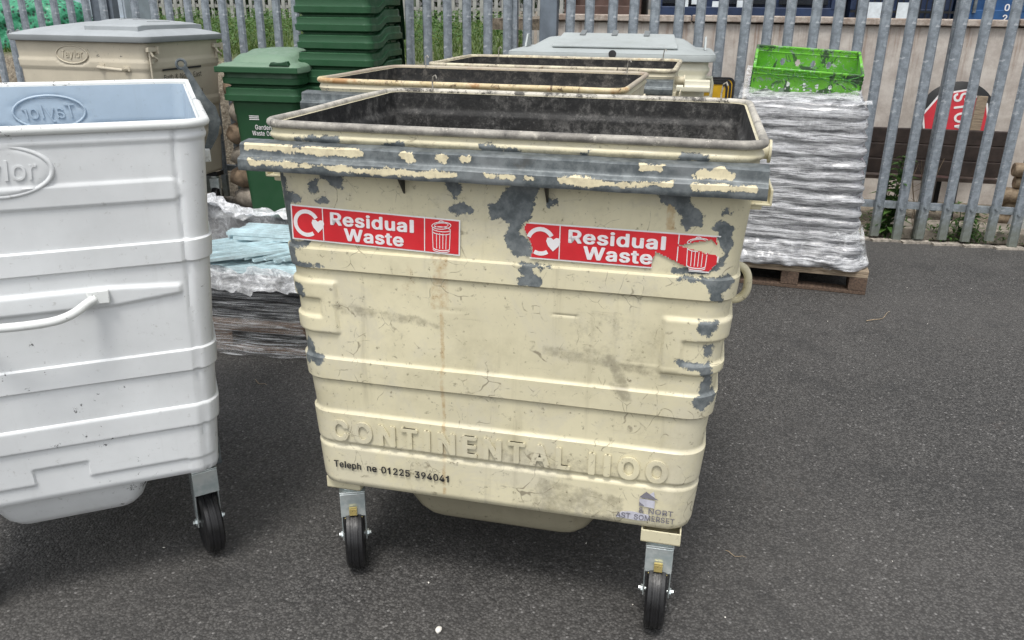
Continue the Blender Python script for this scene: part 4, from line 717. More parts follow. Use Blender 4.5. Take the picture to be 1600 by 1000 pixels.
make_shell('body', white, [m_white, m_whitein], WL, DL, .348, 1.290, .070, .035, .035, .055, .0042, 140, 30, 40, 9, rel_white, inrel_white)
rim_tube(white, m_whiterim, WL+.004, DL+.004, 1.293, .058, .0112)
yfw = lambda z: -DL/2+.035*(1.29-z)/(1.29-.348)
emb_letters(white, 'Taylor', -.080, 1.186, .160, .044, yfw(1.206)-.0030, m_white, 1.0, .0038, name='pressed_lettering', shear=.10, bold=.0)
mb = MB(); lettering(mb, 'Taylor', -.080, 1.186, .160, .046, DL/2-.0185, .004, 0., 1., mirror=True, shear=.10); mb.build('pressed_lettering', m_whitein, white, bevel=.0012)
bottom_tub(white, m_white, -.20, .20, -DL/2+.07, DL/2-.12, .352, .115, .07, .05)
def oval_ring(root, m, cx, cz, rx, rz_, y, r=.005):
    return MB().tube([(cx+rx*math.cos(a), y, cz+rz_*math.sin(a)) for a in np.linspace(0,2*math.pi,73)[:-1]], r, 8, True).build('oval_bead', m, root, smooth=60)
oval_ring(white, m_white, 0, 1.206, .112, .056, yfw(1.206)-.001, .0055)
oval_ring(white, m_whitein, 0, 1.206, .108, .054, DL/2-.0185, .004)
# push handle on the short side
hy = yfw(.88)-.012
h = MB().tube(arcpath([(-.152,hy-.006,.896),(-.135,hy-.016,.890),(-.10,hy-.048,.876),(-.05,hy-.062,.868),(.05,hy-.062,.868),(.10,hy-.048,.876),(.135,hy-.016,.890),(.152,hy-.006,.896)]), .0105, 12)
for s in (-1,1): h.box((s*.158,hy-.004,.898),(.048,.012,.034))
h.build('handle', m_whiterim, white, smooth=50, bevel=.003)
# flat steel lid arm standing at the far right corner
xo = WL/2
pa = [(-.020,1.392),(-.006,1.362),(.006,1.330),(.018,1.300),(.036,1.276),(.044,1.242),(.036,1.205),(.020,1.172),(.005,1.150)]
wd = [.014,.016,.022,.028,.032,.032,.027,.019,.013]
def arm(mb, pts, wds, y0, y1, x0):
    P = [Vector((a+x0,b)) for a, b in pts]; L = []; R = []
    for i, p in enumerate(P):
        t = (P[min(i+1,len(P)-1)]-P[max(i-1,0)]).normalized(); q = Vector((-t.y,t.x))*wds[i]/2; L.append(p+q); R.append(p-q)
    rings = [[(L[i].x,y0,L[i].y),(R[i].x,y0,R[i].y),(R[i].x,y1,R[i].y),(L[i].x,y1,L[i].y)] for i in range(len(P))]
    mb.rings(rings, True, True, True)
ya = -DL/2+.45
mb = MB(); arm(mb, pa, wd, ya-.004, ya+.004, xo)
mb.tube([(xo-.026+.012*math.cos(a), ya, 1.398+.012*math.sin(a)) for a in np.radians(np.arange(0,360,20))], .004, 8, True)
mb.build('lid_arm', m_galv, white, smooth=40)
mb = MB(); mb.box((xo-.004,ya,1.148),(.05,.05,.035)); mb.lathe([(.012,-.03),(.012,.03)], (xo+.006,ya,1.155), 'y', 12); mb.build('lid_arm_bracket', m_whiterim, white, bevel=.002)
dx, dy = -.898-wl[0]-.012, 2.062-wl[1]+.012; c, s_ = math.cos(-YL), math.sin(-YL)
make_caster(white, (c*dx-s_*dy, s_*dx+c*dy, 0), +.16, m_galv, .346, False, (.115,.11))
for sx, sy in ((-1,-1),(-1,1),(1,1)): make_caster(white, (sx*.31, sy*(DL/2-.18), 0), .4, m_galv, .346, False)

# ================================================================ bins with lids
def dome_lid(root, name, W, D, z0, prof, m_top, m_edge, r=.05):
    """prof: list of (inset_side, inset_front, inset_back, height)"""
    e = MB(); rows = []
    for o, z in ((-.028,z0-.004),(-.036,z0),(-.038,z0+.030),(-.034,z0+.036)):
        P, N = rrect(-W/2+o, W/2-o, -D/2+o, D/2-o, r+.03, 10, 8, 10, 6); rows.append([(a,b,z) for a, b in P])
    lid = e.rings(rows).build(name, m_edge, root, smooth=50)
    t = MB(); rows = []
    for a, f, b, z in prof:
        P, N = rrect(-W/2+a, W/2-a, -D/2+f, D/2-b, max(.006, min(r+.03+max(0,a)*.55, .92*min(W/2-a, D/2-max(f,b)))), 10, 8, 10, 6); rows.append([(p,q,z0+z) for p, q in P])
    t.rings(rows, True, False, True).build('lid_top', m_top, lid, smooth=75)
    return lid
# --- pale cream bin with a flat-topped grey lid, last of the row
W4, D4 = 1.17, .80; Y4 = -.19
b4 = thing('waste_bin', 'cream bin closed by a pale grey lid with a raised flap, against the fence', 'bin', at_local(Y4, .563, 5.100, D4), Y4, 'cream bins lined up in a row')
def rel_lo(x, yf, z, N):
    o = np.zeros(len(x))
    for a, b in ((1.20,1.235),(.942,.997),(.642,.7057),(.457,.5505)): o += .010*band(z, a, b, .012)
    return o
make_shell('body', b4, [m_cream3, m_grime2], W4, D4, .322, 1.27, .055, .01, .03, .06, .014, 14, 10, 14, 6, rel_lo)
lid4 = dome_lid(b4, 'lid', W4, D4, 1.268, [(-.036,-.036,-.036,.036),(-.02,-.01,-.02,.044),(.07,.055,.06,.052),(.13,.24,.16,.094),(.16,.30,.20,.108),(.20,.36,.24,.112)], m_greylid2, m_greylid2)
fl = MB(); fl.add([(-.36,-.33,1.327),(.40,-.33,1.327),(.37,-.02,1.392),(-.33,-.02,1.392),(-.36,-.33,1.343),(.40,-.33,1.343),(.37,-.02,1.408),(-.33,-.02,1.408)], [(3,2,1,0),(4,5,6,7),(0,1,5,4),(1,2,6,5),(2,3,7,6),(3,0,4,7)])
flap = fl.build('flap', m_greylid2, lid4, bevel=.008)
for x in (-.20,.0,.20): rb = MB(); rb.add([(x-.018,-.10,1.392),(x+.018,-.10,1.392),(x+.018,.03,1.412),(x-.018,.03,1.412),(x-.018,-.10,1.402),(x+.018,-.10,1.402),(x+.018,.03,1.424),(x-.018,.03,1.424)], [(3,2,1,0),(4,5,6,7),(0,1,5,4),(1,2,6,5),(2,3,7,6),(3,0,4,7)]); rb.build('flap_hinge', m_greyedge, flap, bevel=.003)
MB().lathe([(.022,-.01),(.024,-.004),(.02,.012)], (.02,-D4/2-.030,1.300), 'y', 16).build('lid_lock', m_black, lid4, smooth=40)
for s in (-1,1):
    g = MB(); g.prism([(-.10,1.318),(.10,1.318),(.02,1.395),(-.02,1.395)], s*(W4/2-.02)-.006, s*(W4/2-.02)+.006, 'x'); g.build('lid_horn', m_greylid2, lid4, bevel=.003)
bar_profile_mesh(b4, m_cream3, -.62, .60, -D4/2, 1.10, False)
for s in (-1,1): MB().tube([(s*(W4/2-.03),-.30,1.17),(s*(W4/2+.025),-.30,1.17),(s*(W4/2+.03),-.30,1.14),(s*(W4/2+.03),-.30,1.06),(s*(W4/2-.03),-.30,1.05)], .012, 10).build('handle', m_cream3, b4, smooth=60)
for sx in (-1,1):
    for sy in (-1,1): make_caster(b4, (sx*.44, sy*.27, 0), .2*sx*sy, m_cream3, .322, False)

# --- beige bin with grey domed lid, back left
WB, DB, YB = 1.06, .86, -.247
Nx, Ny = -2.45, 5.65
bl = (Nx-WB/2*math.cos(YB)-DB/2*math.sin(YB), Ny-WB/2*math.sin(YB)+DB/2*math.cos(YB), 0)
beige = thing('waste_bin', 'closed beige council bin with a grey domed lid, behind the pale grey bin', 'bin', bl, YB)
def rel_bg(x, yf, z, N):
    o = np.zeros(len(x)); f = N[:,1] < -.5; xn = x-WB/2
    el = np.sqrt(((xn+.583)/.125)**2+((z-1.22)/.058)**2)
    for a, b in ((1.128,1.192),(.84,.90),(.60,.66)): o += np.where(f & (el < 1.25), 0, .009*band(z, a, b, .008))
    o += np.where(f, .004*(1-sstep(el,.85,1.05)), 0)
    return o
make_shell('body', beige, [m_beige, m_grime2], WB, DB, .322, 1.31, .06, .015, .03, .05, .012, 90, 30, 14, 7, rel_bg)
emb_letters(beige, 'Taylor', WB/2-.583-.088, 1.202, .176, .046, -DB/2-.0045+.002, m_beige, 1.0, .005, name='pressed_lettering', shear=.12, bold=0.)
oval_ring(beige, m_beige, WB/2-.583, 1.22, .125, .058, -DB/2-.002, .006)
_pr = [(-.034,-.034,-.034,.036)]+[(a, a, a, .040+.080*(1-(1-min(1,(a+.03)/.46))**2.0)) for a in (-.015,.01,.05,.10,.16,.22,.28,.34,.40,.425)]
lidb = dome_lid(beige, 'lid', WB, DB, 1.308, _pr, m_greylid, m_greyedge)
fp = MB()
def dz(x, y):  # height of the dome at a point
    a = min(WB/2-abs(x), DB/2-abs(y)); return 1.308+.040+.080*(1-(1-min(1,(a+.03)/.46))**2.0)
nx_, ny_ = 14, 12; top = []; bot = []
for j in range(ny_+1):
    for i in range(nx_+1):
        x = .02+(.44-.02)*i/nx_; y = -.36+.72*j/ny_; z = dz(x*.9, y*.9); top.append((x,y,z+.018)); bot.append((x,y,z-.02))
def slab(mb, top, bot, nx, ny):
    n = len(top); fs = []
    for j in range(ny):
        for i in range(nx):
            a = j*(nx+1)+i; fs.append((a,a+1,a+nx+2,a+nx+1)); fs.append((n+a+nx+1,n+a+nx+2,n+a+1,n+a))
    edge = [i for i in range(nx+1)]+[j*(nx+1)+nx for j in range(1,ny+1)]+[ny*(nx+1)+i for i in range(nx-1,-1,-1)]+[j*(nx+1) for j in range(ny-1,0,-1)]
    for q in range(len(edge)):
        a, b = edge[q], edge[(q+1) % len(edge)]; fs.append((a,n+a,n+b,b))
    mb.add(top+bot, fs); return mb
fpo = slab(fp, top, bot, nx_, ny_).build('flap', m_greylid, lidb, smooth=40, bevel=.004)
mb = MB()
for x in (.12,.23,.34): mb.tube([(x, y, dz(x*.9,y*.9)+.017) for y in np.linspace(-.12,.12,8)], .007, 6, flat=.6)
mb.box((.40,-.02,1.362+.03),(.03,.30,.035)); mb.build('flap_rib', m_greyedge, fpo, smooth=50)
for q in (0,.07): MB().tube([(-WB/2-.03+.02*math.cos(a)+q, -DB/2+.03, 1.345+.022*math.sin(a)) for a in np.radians(np.arange(0,360,30))], .007, 6, True).build('lid_loop', m_greyedge, lidb, smooth=60)
# handle on the front, catches on the side, council wording
h = MB().tube([(WB/2-.355,-DB/2,1.15),(WB/2-.35,-DB/2-.05,1.145),(WB/2-.16,-DB/2-.05,1.132),(WB/2-.155,-DB/2,1.136)], .011, 8); h.box((WB/2-.355,-DB/2-.006,1.150),(.05,.012,.03)); h.box((WB/2-.158,-DB/2-.006,1.138),(.05,.012,.03))
h.build('handle', m_beige, beige, smooth=50)
for yy in (.05,DB-.06):
    g = MB(); xs = WB/2
    g.box((xs+.012,-DB/2+yy,1.262),(.022,.10,.028)); g.box((xs+.016,-DB/2+yy+.045,1.255),(.03,.018,.05)); g.box((xs+.010,-DB/2+yy-.01,1.215),(.016,.02,.09)); g.tube([(xs+.012,-DB/2+yy-.03,1.255),(xs+.03,-DB/2+yy-.02,1.22),(xs+.03,-DB/2+yy+.02,1.20),(xs+.012,-DB/2+yy+.03,1.185)], .008, 8)
    g.build('latch', m_beige, beige, bevel=.002)
mb = MB(); mb.tube([(WB/2+.012,-DB/2+.02,1.28),(WB/2+.008,-DB/2+.02,.40)], .006, 8); mb.build('latch_rod', m_beige, beige)
def side_text(s, y0, z0, width, cap, bold=.0):
    mb = MB(); lettering(mb, s, 0, 0, width, cap, 0, .0006, bold)
    # plane facing -y turned to face +x ; the side leans in downwards
    vs = []
    for a, b, c in mb.v: vs.append((WB/2-.06*(1.31-(z0+c))/.988+.0105-b+.001, -DB/2+y0+a, z0+c))
    mb.v = vs; return mb
mb = side_text('Bath & North East', .16, 1.055, .43, .036, .0)
for q in (side_text('Somerset Council', .16, .935, .43, .036), side_text('NI', .515, .455, .055, .036)): mb.add(q.v, q.f)
for a, b in ((.15,.592),): mb.add([(WB/2-.001,-DB/2+a,1.118),(WB/2-.001,-DB/2+b,1.118),(WB/2-.001,-DB/2+b,1.130),(WB/2-.001,-DB/2+a,1.130),(WB/2+.0005,-DB/2+a,1.118),(WB/2+.0005,-DB/2+b,1.118),(WB/2+.0005,-DB/2+b,1.130),(WB/2+.0005,-DB/2+a,1.130)], [(0,1,2,3),(7,6,5,4),(0,4,5,1),(1,5,6,2),(2,6,7,3),(3,7,4,0)])
mb.build('council_wording', m_black, beige)
for sx in (-1,1):
    for sy in (-1,1): make_caster(beige, (sx*.42, sy*.33, 0), .3*sx*sy, m_blackmetal, .322, False)

# ================================================================ ground
k = NT('tarmac')
k.co = k.t.nodes.new('ShaderNodeNewGeometry').outputs['Position']
vd = k.vor(140, 'Distance'); vc = k.n('ShaderNodeTexVoronoi'); k.put(vc.inputs['Vector'], k.co); vc.inputs['Scale'].default_value = 140
sepc = k.n('ShaderNodeSeparateColor'); k.put(sepc.inputs[0], vc.outputs['Color'])
c = k.mix(k.ramp(sepc.outputs[0],.05,.95), (.034,.033,.032), (.102,.099,.095))
c = k.mix(k.ramp(sepc.outputs[1],.93,.985,0,.7), c, (.10,.097,.093))
c = k.mix(k.ramp(k.math('ADD', sepc.outputs[2], k.math('MULTIPLY', k.noise(1.6,3), .02)),.9993,.9999), c, (.20,.195,.19))
c = k.mix(k.ramp(vd,.28,.75,0,.62), c, (.016,.0155,.015))
big = k.noise(.55,4,.6)
c = k.mix(k.ramp(big,.35,.68,0,.6), c, k.mix(.5, c, (.115,.109,.102)))
c = k.mix(k.ramp(k.noise(1.9,6,.75),.50,.68,0,.5), c, (.024,.024,.024))
c = k.mix(k.ramp(k.noise(3.3,4,.7,dist=.6),.64,.76,0,.22), c, (.13,.095,.075))
c = k.mix(k.ramp(k.noise(4.6,5,.75,dist=1.),.68,.74,0,.5), c, (.014,.014,.014))
hgt = k.math('ADD', k.math('MULTIPLY', vd, -1.), k.math('MULTIPLY', sepc.outputs[1], .4))
m_tarmac = k.done(c, k.ramp(sepc.outputs[1],0,1,.55,.85), None, k.bump(k.noise(380,2), .2, .001, k.bump(hgt, .6, .004)), .45)
def FY(x): return 6.33-.215*x
def sheet(name, xs, ys, zf, m, kind='structure'):
    vs = [(x,y,zf(x,y)) for y in ys for x in xs]; n = len(xs)
    mb = MB(); mb.add(vs, [(j*n+i, j*n+i+1, (j+1)*n+i+1, (j+1)*n+i) for j in range(len(ys)-1) for i in range(n-1)])
    return tag(mb.build(name, m, smooth=60), kind=kind)
tag(MB().add([(-60,-60,0),(60,-60,0),(60,FY(60)-.05,0),(-60,FY(-60)-.05,0)], [(0,1,2,3)]).build('tarmac_yard', m_tarmac), kind='structure')
m_soil = simple('soil_and_gravel', (.15,.125,.095), .95, 0, .6, 22, .8)
# ground beyond the fence: flat gravel strip on the right, a grassy bank on the left
def gz_(x, y):
    q = y-FY(x); left = 1-sstep(x, .0, .5)
    bank = sstep(q, .25, 1.0)*1.10+np.clip(q-1.0, 0, 30)*.013
    right = -.03+.012*mnoise.noise(Vector((x*4,y*4,0)))+sstep(q, 60, 90)*0
    return float(left*bank+(1-left)*right)-.02+.02*mnoise.noise(Vector((x*2,y*2,4)))
mb = MB(); xs = list(np.arange(-22,14.1,.25)); qs = [-.07,0,.1,.2,.3,.4,.5,.6,.75,.9,1.1,1.4,1.8,2.4,3.2,4.5,6,9,13,18,25]
vs = [(x, FY(x)+q, gz_(x, FY(x)+q) if q > -.05 else -.05) for q in qs for x in xs]; n = len(xs)
mb.add(vs, [(j*n+i, j*n+i+1, (j+1)*n+i+1, (j+1)*n+i) for j in range(len(qs)-1) for i in range(n-1)])
k = NT('earth_and_turf'); g = k.noise(2.5,6,.7)
_z = k.sep(2)
_c = k.mix(k.ramp(k.noise(28,6,.8),.35,.7), (.10,.08,.055), (.34,.30,.235))
_c = k.mix(k.math('MULTIPLY', k.ramp(_z,1.02,1.12), k.ramp(g,.25,.45)), _c, k.mix(k.ramp(k.noise(35,5,.8),.3,.7), (.03,.055,.015), (.10,.15,.04)))
m_earth = k.done(_c, .95, 0, k.bump(k.noise(60,5),.8,.02))
tag(mb.build('ground_beyond_fence', m_earth, smooth=60), kind='structure')
tag(MB().add([(-900,FY(-900)-.05,-.08),(900,-400,-.08),(900,1400,-.08),(-900,1400,-.08)], [(0,1,2,3)]).build('field', m_soil), kind='structure')
# concrete edging where the tarmac meets the fence line
mb = MB()
for i in range(90):
    x0 = -9+i*.2
    w0 = .03+.012*mnoise.noise(Vector((x0*3,1,1)))
    mb.box((x0+.1, FY(x0+.1)-.03, .004), (.201, w0*2, .02))
m_edge = simple('crumbled_edging', (.30,.27,.23), .9, 0, .5, 30, .6)
e_ = mb.build('kerb_edging', m_edge); tag(e_, kind='structure')

# ================================================================ palisade fence
FYAW = math.atan(-.215)
fence = thing('palisade_fence', 'tall galvanised steel palisade fence along the back of the yard', 'fence', (0,0,0), 0)
k = NT('palisade_galvanised'); f1 = k.noise(24,5,.7)
_c = k.mix(k.ramp(f1,.35,.66), (.165,.19,.215), (.275,.31,.345)); _c = k.mix(k.ramp(k.noise(16,5,.7,stretch=(1,1,2.5)),.57,.64,0,.8), _c, (.44,.47,.50))
_c = k.mix(k.ramp(k.math('ADD', k.sep(2), k.math('MULTIPLY', k.noise(12,4), .3)), .5, .18, 0, .65), _c, (.14,.15,.10))
m_pale = k.done(_c, .5, .25, k.bump(f1,.1,.004))
PR = [(-.034,.010),(-.024,-.006),(-.010,-.001),(.010,-.001),(.024,-.006),(.034,.010)]
def pale_mesh(seed):
    mb = MB(); R = []
    pr = PR+[(a,b+.003) for a, b in reversed(PR)]
    for z, s in ((.03,1),(.6,1),(1.2,1),(1.8,1),(2.30,1),(2.42,.25)):
        R.append([(a*s,b,z) for a, b in pr])
    mb.rings(R, True, True, True)
    for z in (.26,1.95): mb.lathe([(.009,-.014),(.009,-.008),(.013,-.007),(.013,-.002)], (0,0,z), 'y', 8)
    return mb
pm = pale_mesh(0).build('pale', m_pale, fence, smooth=25)
first = True
SL = math.sqrt(1+.215**2)
for i in range(-38, 30):
    if i in (0,): continue
    x = .235+i*.1525/SL
    if i == -23: continue
    p = pm if first else pm.copy()
    if not first: COL.objects.link(p); p.parent = fence
    first = False
    p.location = (x+random.uniform(-.004,.004), FY(x)-.03, random.uniform(-.02,.02)); p.rotation_euler = (random.uniform(-.004,.004), random.uniform(-.006,.006), FYAW+random.uniform(-.10,.10))
for z in (.26,1.95):
    mb = MB(); x0, x1 = -5.8, 4.8
    for xa, xb in ((x0,.2),(.26,x1)):
        L = math.hypot(xb-xa, FY(xb)-FY(xa)); Mx = Matrix.Translation((xa,FY(xa),z)) @ Matrix.Rotation(FYAW,4,'Z')
        mb.box((L/2,0,0),(L,.005,.046),0,Mx); mb.box((L/2,.020,.021),(L,.036,.005),0,Mx)
    mb.build('rail', m_pale, fence)
m_postsq = simple('dark_galvanised_post', (.13,.155,.185), .55, .25, .22, 6, .05)
MB().box((0,0,1.25),(.125,.105,2.5),0,Matrix.Translation((.245,FY(.245)+.03,0)) @ Matrix.Rotation(FYAW,4,'Z')).build('corner_post', m_postsq, fence, bevel=.006)
MB().box((0,0,1.2),(.075,.06,2.4),0,Matrix.Translation((-.02,FY(-.02)+.03,0)) @ Matrix.Rotation(FYAW,4,'Z')).build('post', m_pale, fence, bevel=.004)
MB().box((0,0,1.2),(.20,.08,2.4),0,Matrix.Translation((-3.36,FY(-3.36)+.05,0)) @ Matrix.Rotation(FYAW,4,'Z')).build('post', m_postsq, fence, bevel=.004)
for x in (-1.05,2.95): MB().box((0,0,1.2),(.065,.05,2.4),0,Matrix.Translation((x,FY(x)+.075,0)) @ Matrix.Rotation(FYAW,4,'Z')).build('post', m_pale, fence, bevel=.004)
mb = MB(); mb.box((0,0,0),(.045,.03,.06)); mb.box((0,-.018,.0),(.03,.01,.03))
mb.build('lock_box', m_galv, fence, bevel=.003, loc=(.40,FY(.40)+.02,1.47), rot=(0,0,FYAW))

# ================================================================ retaining wall and steel boxes above it
WYAW = -.19
def wy(x): return 7.98-.2*x
k = NT('stained_concrete'); _c = k.mix(k.ramp(k.noise(6,7,.75),.3,.7), (.40,.355,.32), (.58,.545,.50))
_dr = k.noise(12,6,.75,stretch=(1,1,.06)); _top = k.ramp(k.sep(2),.55,1.5)
_c = k.mix(k.math('MULTIPLY', k.ramp(_dr,.48,.68), k.math('ADD', k.math('MULTIPLY', _top, .75), .12)), _c, (.25,.175,.135))
_c = k.mix(k.ramp(k.noise(20,6,.8,stretch=(1,1,.12)),.60,.72,0,.45), _c, (.56,.53,.49))
_c = k.mix(k.ramp(k.noise(40,5,.8),.62,.72,0,.4), _c, (.15,.12,.10))
m_conc = k.done(_c, .85, 0, k.bump(k.noise(30,5,.75),.35,.01))
wall = thing('retaining_wall', 'rain-stained concrete retaining wall beyond the fence', 'wall', (0,0,0))
mb = MB(); L = 9.0; Mx = Matrix.Translation((.30,wy(.30),0)) @ Matrix.Rotation(WYAW,4,'Z')
mb.box((L/2,.12,.66),(L,.24,1.56),0,Mx); mb.build('wall_face', m_conc, wall, bevel=.01)
mb = MB(); xx = 0
while xx < L-.3:
    w_ = random.uniform(1.2,2.0); mb.box((min(xx+w_/2,L-.1),.11,1.475+random.uniform(-.004,.006)),(w_-.008,.30,.055),0,Mx); xx += w_
k = NT('coping_concrete'); _c = k.mix(k.ramp(k.noise(9,6,.8),.35,.65), (.24,.185,.15), (.47,.42,.37)); m_cope = k.done(_c,.85,0,k.bump(k.noise(40),.4,.01))
mb.build('coping', m_cope, wall, bevel=.008)
tag(MB().box((4.2,2.7,1.40),(9.6,4.9,.10),0,Mx).build('raised_yard', m_soil), kind='structure')
def steel_box(label, xl, wd_, m, y_off=.75, ht=2.4, ribs=True, cat='container'):
    t = thing('steel_container', label, cat, tuple(Mx @ Vector((xl,y_off,1.452))), WYAW, 'steel boxes on the raised yard')
    mb = MB()
    if ribs:
        R = []; n = int(wd_/.07); pr = []
        for i in range(n+1):
            x = wd_*i/n; pr.append((x, 0. if (i//2) % 2 else .03))
        mb.rings([[(x,y,.12) for x, y in pr],[(x,y,ht-.1) for x, y in pr]], False)
        mb.box((wd_/2,.9,ht/2),(wd_,1.7,ht-.05))
    else: mb.box((wd_/2,.86,ht/2),(wd_,1.7,ht))
    mb.build('box_wall', m, t)
    f = MB(); f.box((wd_/2,-.01,.06),(wd_,.10,.13)); f.box((wd_/2,-.01,ht-.05),(wd_,.10,.1)); f.box((.05,-.01,ht/2),(.1,.10,ht-.2)); f.box((wd_-.05,-.01,ht/2),(.1,.10,ht-.2)); f.build('frame', m, t, bevel=.006)
    return t
s1 = steel_box('brown steel box above the wall beside the dark corner post', .05, .75, m_boxbrown)
s2 = steel_box('navy steel cabin with white notices above the wall', .90, 1.75, m_navy, ribs=False, cat='cabin')
for x in (.28,.86,1.40): MB().box((x,-.035,1.1),(.44,.03,1.9)).build('window', m_darkglass, s2, bevel=.004)
for x, w_, z in ((.62,.10,.09),(.84,.085,.10)): MB().box((x,-.054,z),(w_,.006,.17)).build('notice', m_notice, s2)
for x, z in ((.30,.16),(.42,.19)): MB().box((x,-.055,z),(.09,.006,.09)).build('notice', m_notice, s2)
s3 = steel_box('dark corrugated box with railings, left of the blue container', 2.72, .88, m_navy)
mb = MB(); 
for i in range(18): mb.box((.05+i*.05,-.09,.55),(.010,.010,1.0))
mb.box((.45,-.09,1.05),(.9,.02,.03)); mb.box((.45,-.09,.10),(.9,.02,.02)); mb.build('railing', m_blackmetal, s3)
for x, w_ in ((.20,.13),(.46,.12)): MB().box((x,-.104,.10),(w_,.006,.16)).build('notice', m_notice, s3)
s4 = steel_box('blue shipping container with small white numbers on its door', 3.66, .62, m_blue, ribs=False)
mb = MB(); lettering(mb, '2', .375, .03, None, .055, -.062, .002, .02); lettering(mb, '0', .375, .12, None, .055, -.062, .002, .02); mb.build('number', m_stickwhite, s4)
mb = MB(); mb.box((.12,-.075,1.2),(.025,.025,2.2)); mb.box((.26,-.075,1.2),(.025,.025,2.2)); mb.build('lock_bar', m_galv, s4)
mb = MB(); lettering(mb, '1', .53, .13, None, .06, -.062, .002, .02); mb.build('number', m_stickwhite, s4)
s5 = steel_box('brown rusty steel box beyond the blue container', 4.36, 1.3, m_boxbrown)
steel_box('grey steel box at the far right above the wall', 5.8, 2.4, m_post)

# ================================================================ green wheelie bins
def wheelie(name, label, loc, rz, lid='none', group=None, tint=None):
    t = thing(name, label, 'wheelie bin', loc, rz, group)
    W, D, H = .56, .64, 1.0
    def rise(y): return .055*float(sstep(y, -.16, .02))
    rows = []
    def ring(z, ins, r=.05, rim=False):
        tt = (H-z)/H; a = W/2-.028-ins-.045*tt; f = -D/2+.03+ins+.06*tt; b = D/2-.03-ins-.05*tt
        P, N = rrect(-a, a, f, b, r, 8, 10, 8, 5); return [(p,q,z+(rise(q) if z > .72 else rise(q)*max(0,(z-.4)/.32))) for p, q in P]
    R = [ring(.05,.0),ring(.3,0),ring(.6,0),ring(.80,0),ring(.81,-.003),ring(.893,-.004),ring(.900,-.014),ring(.906,-.034),ring(.909,-.042),ring(.948,-.042),ring(.951,-.034),ring(.962,-.030),ring(.992,-.030),ring(.996,-.026),ring(1.0,-.018)]
    Ri = [ring(1.0,-.004),ring(.99,.004),ring(.6,.004),ring(.1,.006)]
    mb = MB(); mb.rings(R+Ri, True, True, True)
    body = mb.build('body', m_green, t, smooth=35)
    g = MB()
    for s in (-1,1):
        for y in (-.02,.06,.14): g.box((s*(W/2-.030),y,.90+.05),(.014,.012,.09))
    g.build('rim_rib', m_green, body)
    hb = MB(); hb.tube([(-.22,D/2-.02,1.03),(-.22,D/2+.05,1.045),(.22,D/2+.05,1.045),(.22,D/2-.02,1.03)], .014, 8); hb.build('handle', m_greendark, t, smooth=50)
    if lid == 'shut':
        l = MB(); rr = []
        for ins, z in ((-.046,.985),(-.052,.990),(-.052,1.025),(-.044,1.034),(-.02,1.046),(.03,1.052),(.055,1.085),(.08,1.098),(.14,1.104)):
            a = W/2-.02-ins; P, N = rrect(-a, a, -D/2+.015+ins, D/2-.01-ins*.5, .06, 8, 10, 8, 5); rr.append([(p,q,z+rise(q)*(.9 if z < 1.05 else .55)) for p, q in P])
        l.rings(rr, True, False, True); L_ = l.build('lid', m_greenlid, t, smooth=45)
        sk = MB(); sk.box((0,-D/2-.036,1.006),(W+.06,.012,.042)); sk.build('lid_lip', m_green, L_, bevel=.006)
        gp = MB(); gp.prism([(.10,1.036),(.12,1.062),(.15,1.056),(.20,1.060),(.235,1.070),(.25,1.036)], -D/2-.038, -D/2+.01, 'y'); gp.build('lid_notch_wedge', m_greendark, L_, bevel=.005)  # solid dark wedge standing in for the shaded hollow of a notch
    if lid == 'open':
        pr = [(.30,1.055),(.345,1.066),(.385,1.035),(.42,.96),(.445,.85),(.462,.72),(.472,.60)]
        l = MB(); rr = []
        for y, z in pr: 
            wv = .25
            rr.append([(-wv,y-.012,z-.004),(-wv+.03,y,z),(wv-.03,y,z),(wv,y-.012,z-.004),(wv,y-.016,z-.007),(wv-.03,y-.004,z-.005),(-wv+.03,y-.004,z-.005),(-wv,y-.016,z-.007)])
        l.rings(rr, True, True, True); l.build('lid', m_greendark, t, smooth=50)
    wh = MB()
    for s in (-1,1): wh.lathe([(.06,-.025),(.1,-.022),(.1,.022),(.06,.025)], (s*.25,D/2-.06,.1), 'x', 24)
    if loc[2] < .02: wh.build('wheel', m_rubber, t, smooth=40)
    return t
gx, gy, gr = -1.802, 5.93, -.17
for i in range(2):
    w_ = wheelie('wheelie_bin', 'lower green wheelie bin printed with white words, holding a lidded one' if i == 0 else 'upper green wheelie bin with its pale lid shut, nested in the printed one', (gx-math.sin(gr)*.32,gy+math.cos(gr)*.32,.0+.118*i), gr, 'none' if i == 0 else 'shut', 'green wheelie bins')
    if i == 0:
        mb = MB(); yv = -.27
        for j in range(3): mb.box((-.085,yv+.0,.80-.012*j),(.075,.002,.006))
        lettering(mb, 'Garden', -.085, .705, .125, .032, yv-.001, .001, .012); lettering(mb, 'Waste Only', -.112, .662, .18, .032, yv-.001, .001, .012)
        # front wall leans: follow it
        mb.v = [(a, -.32+.03+.06*(1-c)-.0015+(b-yv)*1., c) for a, b, c in mb.v]
        mb.build('printed_wording', m_print, w_)
sx_, sy_, sr = -1.285, 6.02, -.235
words = ['lowest','second','third','fourth','fifth','sixth','topmost']
for i in range(7):
    wheelie('wheelie_bin', '%s green wheelie bin%s in the tall nested stack with hanging lids' % (words[i], '' if i in (0,6) else ' from the bottom'), (sx_-math.sin(sr)*.32+random.uniform(-.006,.006), sy_+math.cos(sr)*.32, .005+.118*i), sr+random.uniform(-.015,.015), 'open', 'green wheelie bins')

